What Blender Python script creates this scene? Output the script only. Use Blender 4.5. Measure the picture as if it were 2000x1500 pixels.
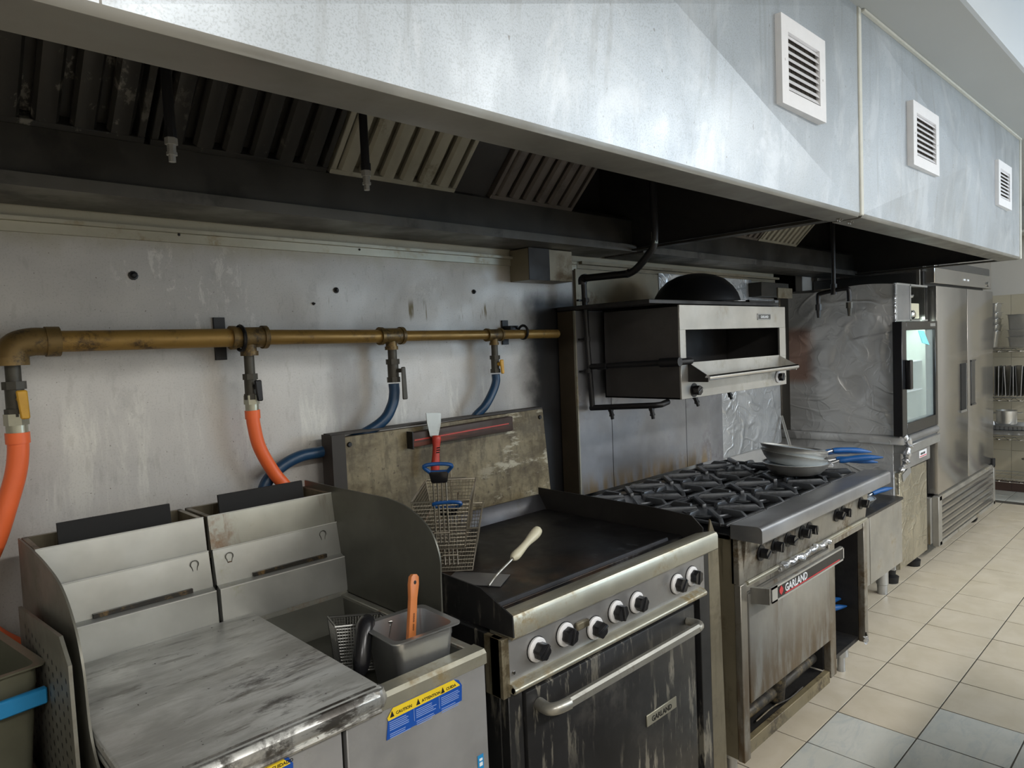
import bpy, bmesh, math, random
from mathutils import Vector, Matrix
random.seed(7)
R = math.radians
SC = bpy.context.scene
COL = SC.collection
for o in list(bpy.data.objects): bpy.data.objects.remove(o)

# ---------------------------------------------------------------- camera, light, exposure
cam = bpy.data.cameras.new('camera'); cam.sensor_width = 36; cam.lens = 36*1361.96/2000; cam.clip_start = .02
co = bpy.data.objects.new('camera', cam); COL.objects.link(co); SC.camera = co
yaw, pit, rol = .805598, -.0532197, -.0417617
fw = Vector((math.cos(yaw)*math.cos(pit), math.sin(yaw)*math.cos(pit), math.sin(pit)))
r0 = fw.cross(Vector((0, 0, 1))).normalized(); u0 = r0.cross(fw)
rr = math.cos(rol)*r0 + math.sin(rol)*u0; uu = -math.sin(rol)*r0 + math.cos(rol)*u0
m = Matrix((rr, uu, -fw)).transposed().to_4x4(); m.translation = (0, 0, 1.6)
co.matrix_world = m
SC.view_settings.view_transform = 'Standard'; SC.view_settings.look = 'None'
SC.view_settings.exposure = -0.04; SC.view_settings.gamma = 1; SC.view_settings.use_curve_mapping = False
w = bpy.data.worlds.new('world'); SC.world = w; w.use_nodes = True
w.node_tree.nodes['Background'].inputs[0].default_value = (.75, .82, .9, 1)
w.node_tree.nodes['Background'].inputs[1].default_value = .12
LIGHTS = [(-1.2, -1.7, 3.02, 36), (.9, -1.75, 3.02, 47), (3.0, -1.7, 3.02, 50), (5.1, -1.7, 3.02, 50), (7.1, -1.7, 3.02, 36)]
for i, (x, y, z, p) in enumerate(LIGHTS):
    l = bpy.data.lights.new('tube_light', 'AREA'); l.shape = 'RECTANGLE'; l.size = 1.2; l.size_y = .3
    l.energy = p; l.color = (1, .98, .94)
    o = bpy.data.objects.new('tube_light', l); COL.objects.link(o); o.location = (x, y, z-.06)
# unseen cool fill light added before the blank wall behind the camera
l = bpy.data.lights.new('cool_fill_light', 'AREA'); l.shape = 'RECTANGLE'; l.size = 2.2; l.size_y = 1.2
l.energy = 52; l.color = (.55, .77, 1.0)
o = bpy.data.objects.new('cool_fill_light', l); COL.objects.link(o); o.location = (5.2, -2.35, 1.9); o.rotation_euler = (R(90), 0, 0)
# ---------------------------------------------------------------- helpers: materials
class NT:
    def __init__(s, name):
        s.m = bpy.data.materials.new(name); s.m.use_nodes = True; s.t = s.m.node_tree
        s.b = s.t.nodes['Principled BSDF']; s.co = s.t.nodes.new('ShaderNodeTexCoord').outputs['Object']
    def lk(s, a, b):
        if isinstance(a, (int, float)): b.default_value = a
        elif isinstance(a, tuple): b.default_value = a if len(a) != 3 or len(b.default_value) == 3 else (*a, 1)
        else: s.t.links.new(a, b)
    def math(s, op, a, b=0., clamp=False):
        n = s.t.nodes.new('ShaderNodeMath'); n.operation = op; n.use_clamp = clamp; s.lk(a, n.inputs[0]); s.lk(b, n.inputs[1]); return n.outputs[0]
    def vec(s, sc):
        n = s.t.nodes.new('ShaderNodeMapping'); n.inputs['Scale'].default_value = sc; s.t.links.new(s.co, n.inputs[0]); return n.outputs[0]
    def noise(s, scale, detail=4, sc=(1, 1, 1), rough=.6, dist=0):
        n = s.t.nodes.new('ShaderNodeTexNoise'); n.inputs['Scale'].default_value = scale; n.inputs['Detail'].default_value = detail
        n.inputs['Roughness'].default_value = rough; n.inputs['Distortion'].default_value = dist
        s.t.links.new(s.vec(sc), n.inputs['Vector']); return n.outputs[0]
    def voro(s, scale, sc=(1, 1, 1), feat='DISTANCE_TO_EDGE'):
        n = s.t.nodes.new('ShaderNodeTexVoronoi'); n.feature = feat; n.inputs['Scale'].default_value = scale
        s.t.links.new(s.vec(sc), n.inputs['Vector']); return n.outputs['Distance']
    def mr(s, v, a, b, c=0., d=1.):
        n = s.t.nodes.new('ShaderNodeMapRange'); n.interpolation_type = 'SMOOTHSTEP'; s.lk(v, n.inputs[0])
        for i, x in zip((1, 2, 3, 4), (a, b, c, d)): n.inputs[i].default_value = x
        return n.outputs[0]
    def xyz(s):
        n = s.t.nodes.new('ShaderNodeSeparateXYZ'); s.t.links.new(s.co, n.inputs[0]); return n.outputs
    def mix(s, f, a, b):
        n = s.t.nodes.new('ShaderNodeMix'); n.data_type = 'RGBA'; s.lk(f, n.inputs[0]); s.lk(a, n.inputs[6]); s.lk(b, n.inputs[7]); return n.outputs[2]
    def fin(s, col, rough=.5, metal=0., bump=None, bs=.2, bd=.002):
        s.lk(col, s.b.inputs['Base Color']); s.lk(rough, s.b.inputs['Roughness']); s.lk(metal, s.b.inputs['Metallic'])
        if bump is not None:
            n = s.t.nodes.new('ShaderNodeBump'); n.inputs['Strength'].default_value = bs; n.inputs['Distance'].default_value = bd
            s.t.links.new(bump, n.inputs['Height']); s.t.links.new(n.outputs[0], s.b.inputs['Normal'])
        return s.m
def sr(r, g, b):
    f = lambda c: (c/255/12.92) if c/255 <= .04045 else ((c/255+.055)/1.055)**2.4
    return (f(r), f(g), f(b))
def plain(name, c, rough=.5, metal=0., var=.12, scale=30, **k):
    n = NT(name); v = n.noise(scale, 3)
    return n.fin(n.mix(v, tuple(x*(1-var) for x in c), tuple(min(1, x*(1+var)) for x in c)), rough, metal, v, .1, .001)
def steel(name, base, metal=.85, rough=.35, grime=None, ga=.5, gs=4, streak=None, sa=.5, ss=14, ax=(1, 1, .08), spk=None, spa=.6, brush=(1, 1, 60), bs=.05, low=None):
    """worn stainless: cloudy base, patches of grime, vertical runs, specks and a brushed relief"""
    n = NT(name)
    c = n.mix(n.mr(n.noise(3.1, 5), .3, .7), tuple(x*.82 for x in base), tuple(min(1, x*1.12) for x in base))
    rg = n.mr(n.noise(5.3, 4), .3, .75, max(.285, rough*.75), max(.34, min(1, rough*1.4))); mt = metal
    f = None
    if grime:
        f = n.math('MULTIPLY', n.mr(n.noise(gs, 6, rough=.66), .60-.22*ga, .78-.22*ga), n.mr(n.noise(gs*7, 4, rough=.7), .36, .56)); c = n.mix(n.math('MULTIPLY', f, .95), c, grime); mt = n.math('MULTIPLY', n.math('SUBTRACT', 1., n.math('MULTIPLY', f, .8)), metal)
    if streak:
        f2 = n.math('MULTIPLY', n.mr(n.noise(ss, 5, ax, .7), .60-.16*sa, .68-.14*sa), n.mr(n.noise(2.2, 3), .35, .65)); c = n.mix(n.math('MULTIPLY', f2, .85), c, streak)
    if spk:
        f3 = n.mr(n.noise(120, 3), .80-.12*spa, .84-.12*spa); c = n.mix(f3, c, spk)
    if low:
        a, b2, col = low; z = n.xyz()[2]; f4 = n.math('MULTIPLY', n.mr(z, b2, a), n.mr(n.noise(18, 6, (1, 1, .25)), .35, .6)); c = n.mix(f4, c, col)
    return n.fin(c, rg, mt, n.noise(6, 4, brush), bs, .001)
def foilmat(name, base=(.62, .63, .65), tint=None, metal=.9, rough=.26, scale=7, bstr=.6):
    n = NT(name); n1 = n.noise(scale*.6, 3, dist=.6)
    def ridge(sc, st=(1, 1, 1), d=.6): return n.mr(n.math('ABSOLUTE', n.math('SUBTRACT', n.noise(sc, 2, st, .5, d), .5)), .05, .0)
    h = n.math('ADD', n.math('MULTIPLY', ridge(scale*.45), .55), n.math('ADD', n.math('MULTIPLY', ridge(scale*1.3, (.5, .5, 1)), .35), n.math('ADD', n.math('MULTIPLY', ridge(scale*3, (1, 1, .8)), .12), n.math('MULTIPLY', n1, .5))))
    c = n.mix(n.mr(n1, .3, .7), tuple(x*.75 for x in base), base)
    if tint:
        f = tint(n); c = n.mix(f[0], c, f[1])
    return n.fin(c, rough, metal, h, bstr, .014)
M = {}
M['wall_steel'] = None
def hoodmat():
    n = NT('hood_steel'); c = n.mix(n.mr(n.noise(1.1, 4), .35, .65), (.40, .435, .47), (.46, .505, .55))
    c = n.mix(n.math('MULTIPLY', n.mr(n.noise(300, 3), .48, .64), .45), c, (.27, .29, .305))
    c = n.mix(n.math('MULTIPLY', n.mr(n.noise(22, 5, (1, 1, .045), .7), .54, .66), .5), c, (.33, .35, .365)); c = n.mix(n.math('MULTIPLY', n.mr(n.noise(5, 6, (1, 1, .5), .7, .6), .5, .64), .45), c, (.60, .63, .66))
    c = n.mix(n.math('MULTIPLY', n.mr(n.noise(60, 2, (1, 1, .5)), .735, .75), .6), c, (.15, .13, .11))
    r_ = n.mr(n.math('ADD', n.noise(1.7, 5, (1, 1, .6)), n.math('MULTIPLY', n.noise(9, 4), .25)), .45, .8, .29, .46)
    return n.fin(c, r_, .48, n.noise(150, 3), .12, .001)
M['hood'] = hoodmat()
M['trough'] = steel('trough_steel', (.105, .10, .09), .4, .45, grime=(.03, .028, .025), ga=.4, gs=2.5)
M['hood_lip'] = steel('hood_lip_steel', (.24, .235, .215), .5, .45)
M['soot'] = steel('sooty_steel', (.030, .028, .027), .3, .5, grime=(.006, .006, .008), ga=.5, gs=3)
M['soot_pale'] = steel('greasy_dark_steel', (.045, .042, .036), .4, .45, grime=(.012, .011, .010), ga=.45, gs=2.4)  # slightly paler, warmer tone than the plain soot
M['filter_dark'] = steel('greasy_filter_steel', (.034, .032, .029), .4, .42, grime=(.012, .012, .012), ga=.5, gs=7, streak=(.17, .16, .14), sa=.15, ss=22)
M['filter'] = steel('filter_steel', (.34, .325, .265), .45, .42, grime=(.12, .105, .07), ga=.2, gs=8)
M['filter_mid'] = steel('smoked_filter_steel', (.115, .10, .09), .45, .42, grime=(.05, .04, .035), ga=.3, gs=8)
M['white'] = plain('white_enamel', (.82, .82, .84), .4, 0, .06)
M['seal'] = plain('cream_sealant', (.62, .62, .56), .6)
M['steel'] = steel('clean_steel', (.52, .53, .54), .85, .26)
M['chrome'] = plain('chrome', (.7, .7, .7), .15, 1, .03)
M['fry_steel'] = steel('fryer_steel', (.46, .465, .44), .6, .36, grime=(.30, .29, .17), ga=.18, gs=5, spk=(.2, .15, .08), spa=.2)
M['fry_rust'] = steel('fryer_steel_rusty', (.43, .43, .38), .6, .36, grime=(.20, .105, .045), ga=.42, gs=5.5, streak=(.16, .08, .03), sa=.2)
def lidmat():
    n = NT('fryer_lid_steel'); c = n.mix(n.mr(n.noise(7, 6, (.35, 1.2, 1), .7, .3), .36, .62), (.36, .36, .34), (.56, .565, .55))
    c = n.mix(n.math('MULTIPLY', n.mr(n.noise(9, 7, (.3, 1.1, 1), .75, .3), .52, .66), n.mr(n.noise(3.4, 2), .38, .6)), c, (.10, .095, .09))
    c = n.mix(n.math('MULTIPLY', n.mr(n.noise(22, 5, (.3, 1.4, 1), .7), .56, .66), .6), c, (.17, .16, .14))
    c = n.mix(n.mr(n.noise(55, 3), .69, .72), c, (.05, .045, .04))
    return n.fin(c, n.mr(n.noise(8, 4), .3, .7, .36, .6), .35, n.noise(60, 4, (.3, 1, 1)), .1, .001)
M['lid'] = lidmat()
M['silver'] = plain('silver_nozzle', (.36, .355, .33), .35, .5, .1)
M['lid_edge'] = steel('fryer_lid_edge_steel', (.50, .50, .48), .75, .27, grime=(.025, .02, .014), ga=.75, gs=11, streak=(.03, .022, .015), sa=.8, ss=26, ax=(.3, 1, 1), spk=(.05, .04, .02), spa=.8)
M['guard'] = steel('fryer_guard_steel', (.135, .135, .115), .55, .42, grime=(.08, .075, .055), ga=.3)
M['guard_left'] = steel('fryer_left_guard_steel', (.20, .195, .165), .4, .5, grime=(.11, .095, .07), ga=.4, gs=6)
M['fry_front'] = steel('fryer_front_steel', (.40, .40, .405), .5, .36, grime=(.28, .275, .25), ga=.3, gs=4)
M['matte_black'] = plain('matte_black', (.008, .008, .008), .8)
M['black'] = plain('black_plastic', (.012, .012, .014), .25)
M['black_iron'] = plain('black_iron', (.013, .013, .0145), .42, .25, .35, 14)
M['iron'] = steel('cast_iron_grey', (.075, .08, .088), .5, .36, grime=(.018, .018, .02), ga=.5, gs=16)
def gridmat():
    n = NT('griddle_plate'); x, y, z = n.xyz()
    c = n.mix(n.mr(n.noise(3, 5), .35, .65), (.010, .010, .011), (.018, .018, .019))
    c = n.mix(n.math('MULTIPLY', n.mr(n.noise(5, 5), .38, .62), n.mr(n.math('ADD', x, n.math('MULTIPLY', y, 1.)), -.05, -.45)), c, (.085, .048, .026))
    c = n.mix(n.math('MULTIPLY', n.mr(n.noise(12, 6, (1, .5, 1), .75), .5, .68), n.mr(n.noise(3.3, 2), .5, .62)), c, (.10, .105, .115))
    return n.fin(c, n.mr(n.noise(6, 5), .3, .7, .29, .5), .35, n.noise(30, 4), .12, .001)
M['griddle'] = gridmat()
M['griddle_edge'] = steel('griddle_scraped_steel', (.045, .045, .05), .5, .4, grime=(.015, .013, .012), ga=.5, gs=14)
M['rail'] = steel('greasy_rail_steel', (.42, .405, .33), .6, .30, grime=(.23, .17, .075), ga=.42, gs=6, spk=(.10, .06, .03), spa=.35)
M['panel'] = steel('control_panel_steel', (.34, .335, .33), .6, .34, grime=(.20, .17, .12), ga=.25, gs=5)
M['oven_black'] = steel('black_oven_enamel', (.026, .026, .027), .25, .36, grime=(.055, .052, .048), ga=.3, gs=3, streak=(.30, .28, .23), sa=.42, ss=30, ax=(1, 1, .16), spk=(.25, .24, .22), spa=.45)
M['range_panel'] = steel('range_panel_steel', (.29, .275, .24), .55, .36, grime=(.10, .07, .035), ga=.6, gs=6, streak=(.05, .032, .016), sa=.65, ss=18, low=(.2, .75, (.14, .10, .06)))
M['kickfront'] = steel('kick_front', (.23, .19, .11), .25, .45, grime=(.05, .035, .02), ga=.6, gs=9, spk=(.03, .02, .01), spa=.8)
M['kickdirt'] = steel('burner_soot', (.045, .04, .034), .3, .5, grime=(.16, .12, .06), ga=.5, gs=9, streak=(.01, .01, .01), sa=.7, ss=22, ax=(1, 1, 1))
M['range_door'] = steel('oven_door_steel', (.33, .325, .305), .6, .34, streak=(.15, .10, .06), sa=.38, ss=24, ax=(1, 1, .1), spk=(.5, .48, .4), spa=.2, low=(.28, .60, (.17, .12, .07)))
M['range_side'] = steel('range_side_greasy', (.20, .175, .12), .3, .42, grime=(.07, .052, .026), ga=.6, gs=4, streak=(.035, .025, .012), sa=.7, ss=14)
M['shelf'] = steel('range_shelf_steel', (.33, .335, .35), .75, .30)
M['handle'] = steel('worn_handle', (.42, .41, .37), .7, .3, grime=(.16, .14, .10), ga=.4, gs=9)
M['back'] = steel('backguard_steel', (.30, .305, .325), .7, .34, grime=(.16, .15, .16), ga=.35, gs=3, low=(-.02, .10, (.26, .19, .11)))
M['back_side'] = steel('backguard_side', (.075, .058, .038), .4, .42, grime=(.04, .03, .02), ga=.4)
M['sal'] = steel('broiler_steel', (.46, .45, .42), .65, .30, grime=(.30, .27, .21), ga=.3, gs=5)
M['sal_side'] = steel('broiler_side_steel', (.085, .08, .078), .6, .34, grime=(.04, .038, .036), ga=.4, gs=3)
M['brownsteel'] = steel('heat_tinted_steel', (.25, .22, .16), .5, .4, grime=(.13, .09, .045), ga=.5, gs=4)
M['brass'] = steel('yellow_painted_pipe', (.34, .205, .055), .35, .42, grime=(.05, .028, .012), ga=.40, gs=9, spk=(.04, .02, .01), spa=.5)
M['brass_dark'] = steel('stained_fitting', (.20, .13, .045), .4, .42, grime=(.04, .028, .015), ga=.6, gs=16)
M['pipe_grey'] = plain('grey_pipe', (.06, .056, .045), .5, .4, .4, 30)
M['valve_yellow'] = plain('yellow_handle', (.55, .30, .03), .45, 0, .25)
M['nut'] = plain('zinc_nut', (.42, .42, .34), .3, .8, .2)
M['orange'] = plain('orange_hose_rubber', (.84, .15, .04), .42, 0, .15, 9)
M['bluehose'] = plain('blue_hose_rubber', (.012, .045, .10), .38, 0, .35, 12)
def boardmat():
    n = NT('greasy_board'); x, y, z = n.xyz()
    c = n.mix(n.mr(n.noise(5, 7, (.6, 1, 1), .72), .38, .62), (.095, .072, .036), (.235, .195, .115))
    c = n.mix(n.math('MULTIPLY', n.mr(n.noise(30, 5, (1, 1, .3), .7), .48, .62), .55), c, (.06, .045, .022))
    c = n.mix(n.math('MULTIPLY', n.mr(n.noise(14, 5, (.3, 1, 1), .7), .54, .62), n.mr(n.math('ADD', x, n.math('MULTIPLY', n.noise(4, 2), .4)), .30, .45)), c, (.40, .37, .28))
    c = n.mix(n.math('MULTIPLY', n.mr(n.noise(60, 3), .62, .70), .7), c, (.05, .035, .02))
    return n.fin(c, n.mr(n.noise(7, 4), .3, .7, .38, .6), .12, n.noise(40, 4), .15, .001)
M['board'] = boardmat()
M['board_edge'] = plain('dark_board_edge', (.03, .025, .02), .6)
M['wood'] = steel('dark_wood_bar', (.045, .028, .022), .0, .6, streak=(.24, .06, .035), sa=.5, ss=18, ax=(.05, 1, 1))
M['red'] = plain('red_grip', (.48, .045, .03), .4, 0, .2)
M['blue'] = plain('blue_grip', (.010, .075, .26), .32, 0, .1)
M['blueglossy'] = plain('blue_silicone_grip', (.010, .10, .33), .42, 0, .1)
M['orangeplastic'] = plain('orange_plastic', (.60, .20, .06), .4, 0, .08)
M['ivory'] = plain('ivory_plastic', (.66, .62, .46), .35, 0, .05)
M['wire'] = plain('basket_wire', (.42, .38, .31), .3, .85, .15)
M['wire_dark'] = plain('dark_basket_wire', (.20, .20, .19), .3, .85, .15)
M['alum'] = steel('pan_aluminium', (.60, .59, .56), .8, .3, grime=(.24, .16, .07), ga=.12, gs=9)
M['edge'] = plain('fold_highlight', (.66, .66, .62), .35, .25, .08)  # pale tone for the painted fold highlights
M['pan_in'] = plain('pan_inside', (.55, .63, .70), .4, .25, .04)  # bluish white base stands in for bright reflections
M['panbrown'] = plain('burnt_rim', (.16, .10, .05), .4, .5, .4)
M['yellow'] = plain('warning_yellow', (.80, .58, .03), .4, 0, .08)
M['bluelabel'] = plain('warning_blue', (.012, .075, .36), .35, 0, .12)
M['print'] = plain('black_print', (.01, .01, .01), .5)
M['wprint'] = plain('white_print', (.80, .82, .85), .5)
M['bprint'] = plain('pale_blue_print', (.22, .32, .62), .5)
M['redprint'] = plain('red_print', (.55, .03, .04), .45)
M['foil'] = foilmat('crumpled_foil', (.62, .63, .65), None, .8, .3, 9)
def tint(n):
    x, y, z = n.xyz()
    f = n.math('MULTIPLY', n.mr(y, .42, .52), n.math('MULTIPLY', n.mr(z, .30, .36), n.mr(z, .72, .66)))
    return (n.math('MULTIPLY', f, .75), (.42, .22, .15))
M['foilbox'] = foilmat('foil_sheet', (.72, .73, .74), tint, .5, .35, 3.2, .55)
M['foilwall'] = foilmat('wall_foil', (.60, .62, .64), None, .6, .33, 5.0, .55)
M['foil_tan'] = foilmat('foil_cabinet_front', (.50, .46, .36), None, .75, .34, 8)
M['glass_in'] = plain('cooler_lining', (.62, .68, .62), .5)
M['tile'] = None
M['paint'] = plain('painted_wall', (.52, .50, .46), .7, 0, .03, 3)
M['ceil'] = plain('white_ceiling', (.62, .66, .70), .7, 0, .02, 3)
M['soffit'] = plain('shaded_soffit', (.44, .46, .46), .6, 0, .04, 3)  # underside shade painted in as a greyer tone than the ceiling
def mirrorsteel():
    n = NT('refrigerator_steel'); c = n.mix(n.mr(n.noise(1.4, 3, (1, 1, .5)), .35, .65), (.40, .385, .365), (.50, .485, .46))
    return n.fin(c, .2, .88, n.math('ADD', n.noise(1.6, 2, (.5, 1, 2.2)), n.math('MULTIPLY', n.noise(9, 3, (30, 30, .3)), .02)), .5, .012)
M['fridge'] = mirrorsteel()
M['fridge_dark'] = plain('refrigerator_side', (.08, .08, .08), .4, .5)
M['bin'] = plain('translucent_bin', (.12, .12, .085), .4, 0, .2)
M['binblue'] = plain('bright_blue_clip', (.02, .25, .55), .4)
M['redflame'] = M['redprint']
M['cardboard'] = plain('cardboard', (.45, .27, .12), .7)
M['paper'] = plain('note_paper', (.30, .85, .95), .6)
M['rust'] = steel('rusty_flue', (.09, .05, .03), .1, .7, grime=(.34, .24, .14), ga=.5, gs=30)
M['slotdirt'] = steel('greasy_slot', (.02, .018, .015), .1, .5, grime=(.18, .11, .04), ga=.6, gs=30)
M['spill'] = M['soot']
def wallmat():
    n = NT('stainless_wall_sheet'); x, y, z = n.xyz()
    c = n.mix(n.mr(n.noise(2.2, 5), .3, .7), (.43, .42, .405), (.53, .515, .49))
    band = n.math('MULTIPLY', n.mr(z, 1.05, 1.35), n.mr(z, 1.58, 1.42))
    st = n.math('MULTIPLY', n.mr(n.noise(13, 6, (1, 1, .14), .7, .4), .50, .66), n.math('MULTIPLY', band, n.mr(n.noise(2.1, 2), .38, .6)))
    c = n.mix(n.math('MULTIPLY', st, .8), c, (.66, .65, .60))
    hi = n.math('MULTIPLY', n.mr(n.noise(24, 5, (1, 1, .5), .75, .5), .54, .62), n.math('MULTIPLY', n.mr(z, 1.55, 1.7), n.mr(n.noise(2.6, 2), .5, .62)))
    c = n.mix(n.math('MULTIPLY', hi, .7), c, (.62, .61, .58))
    c = n.mix(n.math('MULTIPLY', n.mr(n.noise(200, 2), .52, .68), .22), c, (.25, .24, .22))
    sp = n.mr(n.noise(5.5, 7, (1, 1, .7), .75), .60, .66); c = n.mix(n.math('MULTIPLY', sp, .3), c, (.30, .29, .28))
    dr = n.math('MULTIPLY', n.mr(n.noise(36, 4, (1, 1, .10)), .60, .68), n.math('MULTIPLY', n.mr(z, 1.70, 1.74), n.mr(z, 1.80, 1.76)))
    dr = n.math('MULTIPLY', dr, n.mr(x, 1.05, 1.2)); c = n.mix(dr, c, (.16, .13, .07))
    c = n.mix(n.mr(n.noise(130, 2), .70, .73), c, (.12, .10, .08)); c = n.mix(n.math('MULTIPLY', n.mr(n.noise(46, 5, (1, 1, .3)), .58, .68), .2), c, (.27, .255, .23))
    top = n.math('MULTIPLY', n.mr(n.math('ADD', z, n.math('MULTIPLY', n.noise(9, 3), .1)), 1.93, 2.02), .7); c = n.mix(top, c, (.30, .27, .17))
    # greasy soot with painted gap shadow beside the cooking line's backguard
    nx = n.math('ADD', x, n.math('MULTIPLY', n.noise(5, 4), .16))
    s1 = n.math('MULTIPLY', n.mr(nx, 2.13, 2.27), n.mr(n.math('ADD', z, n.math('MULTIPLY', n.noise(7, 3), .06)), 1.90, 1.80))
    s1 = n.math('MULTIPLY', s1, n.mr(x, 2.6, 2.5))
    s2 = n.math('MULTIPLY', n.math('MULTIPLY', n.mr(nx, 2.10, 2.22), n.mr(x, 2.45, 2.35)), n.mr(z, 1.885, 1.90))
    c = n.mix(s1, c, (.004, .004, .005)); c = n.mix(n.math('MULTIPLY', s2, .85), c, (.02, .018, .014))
    s3 = n.math('MULTIPLY', n.math('MULTIPLY', n.mr(x, 1.15, 1.2), n.mr(x, 1.32, 1.26)), n.mr(z, 1.68, 1.55)); s3 = n.math('MULTIPLY', s3, n.mr(n.noise(8, 4, (1, 1, .4)), .3, .6))  # darker upright bands on the wall near the hoses
    s3 = n.math('ADD', s3, n.math('MULTIPLY', n.math('MULTIPLY', n.mr(x, 1.78, 1.86), n.mr(x, 2.02, 1.92)), n.mr(z, 1.66, 1.55)), clamp=True)
    c = n.mix(n.math('MULTIPLY', s3, .4), c, (.13, .125, .12))
    return n.fin(c, n.mr(n.noise(4, 4), .3, .7, .42, .6), n.math('MULTIPLY', n.math('SUBTRACT', 1., s1), .3), n.noise(5, 5, (1, 1, 8)), .05, .001)
M['wall_steel'] = wallmat()
def tilemat(name, a, b, vein):
    n = NT(name)
    n.co = n.t.nodes.new('ShaderNodeNewGeometry').outputs['Position']
    c = n.mix(n.mr(n.noise(6, 5, (1, 1, 1), .6, .5), .3, .7), a, b)
    if vein: c = n.mix(n.math('MULTIPLY', n.mr(n.noise(5, 8, (1, 3, 1), .75, 1.5), .46, .64), .7), c, vein)
    c = n.mix(n.mr(n.noise(90, 3), .70, .74), c, tuple(x*.7 for x in a))
    return n.fin(c, n.mr(n.noise(8, 3), .3, .7, .30, .5), 0., n.noise(40, 3), .06, .001)
M['tile'] = tilemat('beige_tile', (.56, .49, .375), (.62, .55, .44), None)
M['tile_grey'] = tilemat('grey_marbled_tile', (.54, .545, .50), (.60, .60, .56), (.46, .49, .48))
M['grout'] = plain('dark_grout', (.07, .062, .05), .9)
def walltile():
    n = NT('wall_tile_glaze'); n.co = n.t.nodes.new('ShaderNodeNewGeometry').outputs['Position']
    c = n.mix(n.noise(4, 4), (.42, .37, .27), (.50, .46, .36)); return n.fin(c, .3)
M['walltile'] = walltile()
def glass():
    n = NT('cooler_glass'); n.b.inputs['Transmission Weight'].default_value = .0; n.b.inputs['Alpha'].default_value = .28
    return n.fin((.6, .7, .7), .05, 0.)
M['glass'] = glass()
def emit(name, c, s):
    n = NT(name); n.b.inputs['Emission Color'].default_value = (*c, 1); n.b.inputs['Emission Strength'].default_value = s; return n.fin(c, .5)
M['lamp'] = emit('lamp_diffuser', (1, .98, .94), 5.0)

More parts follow.
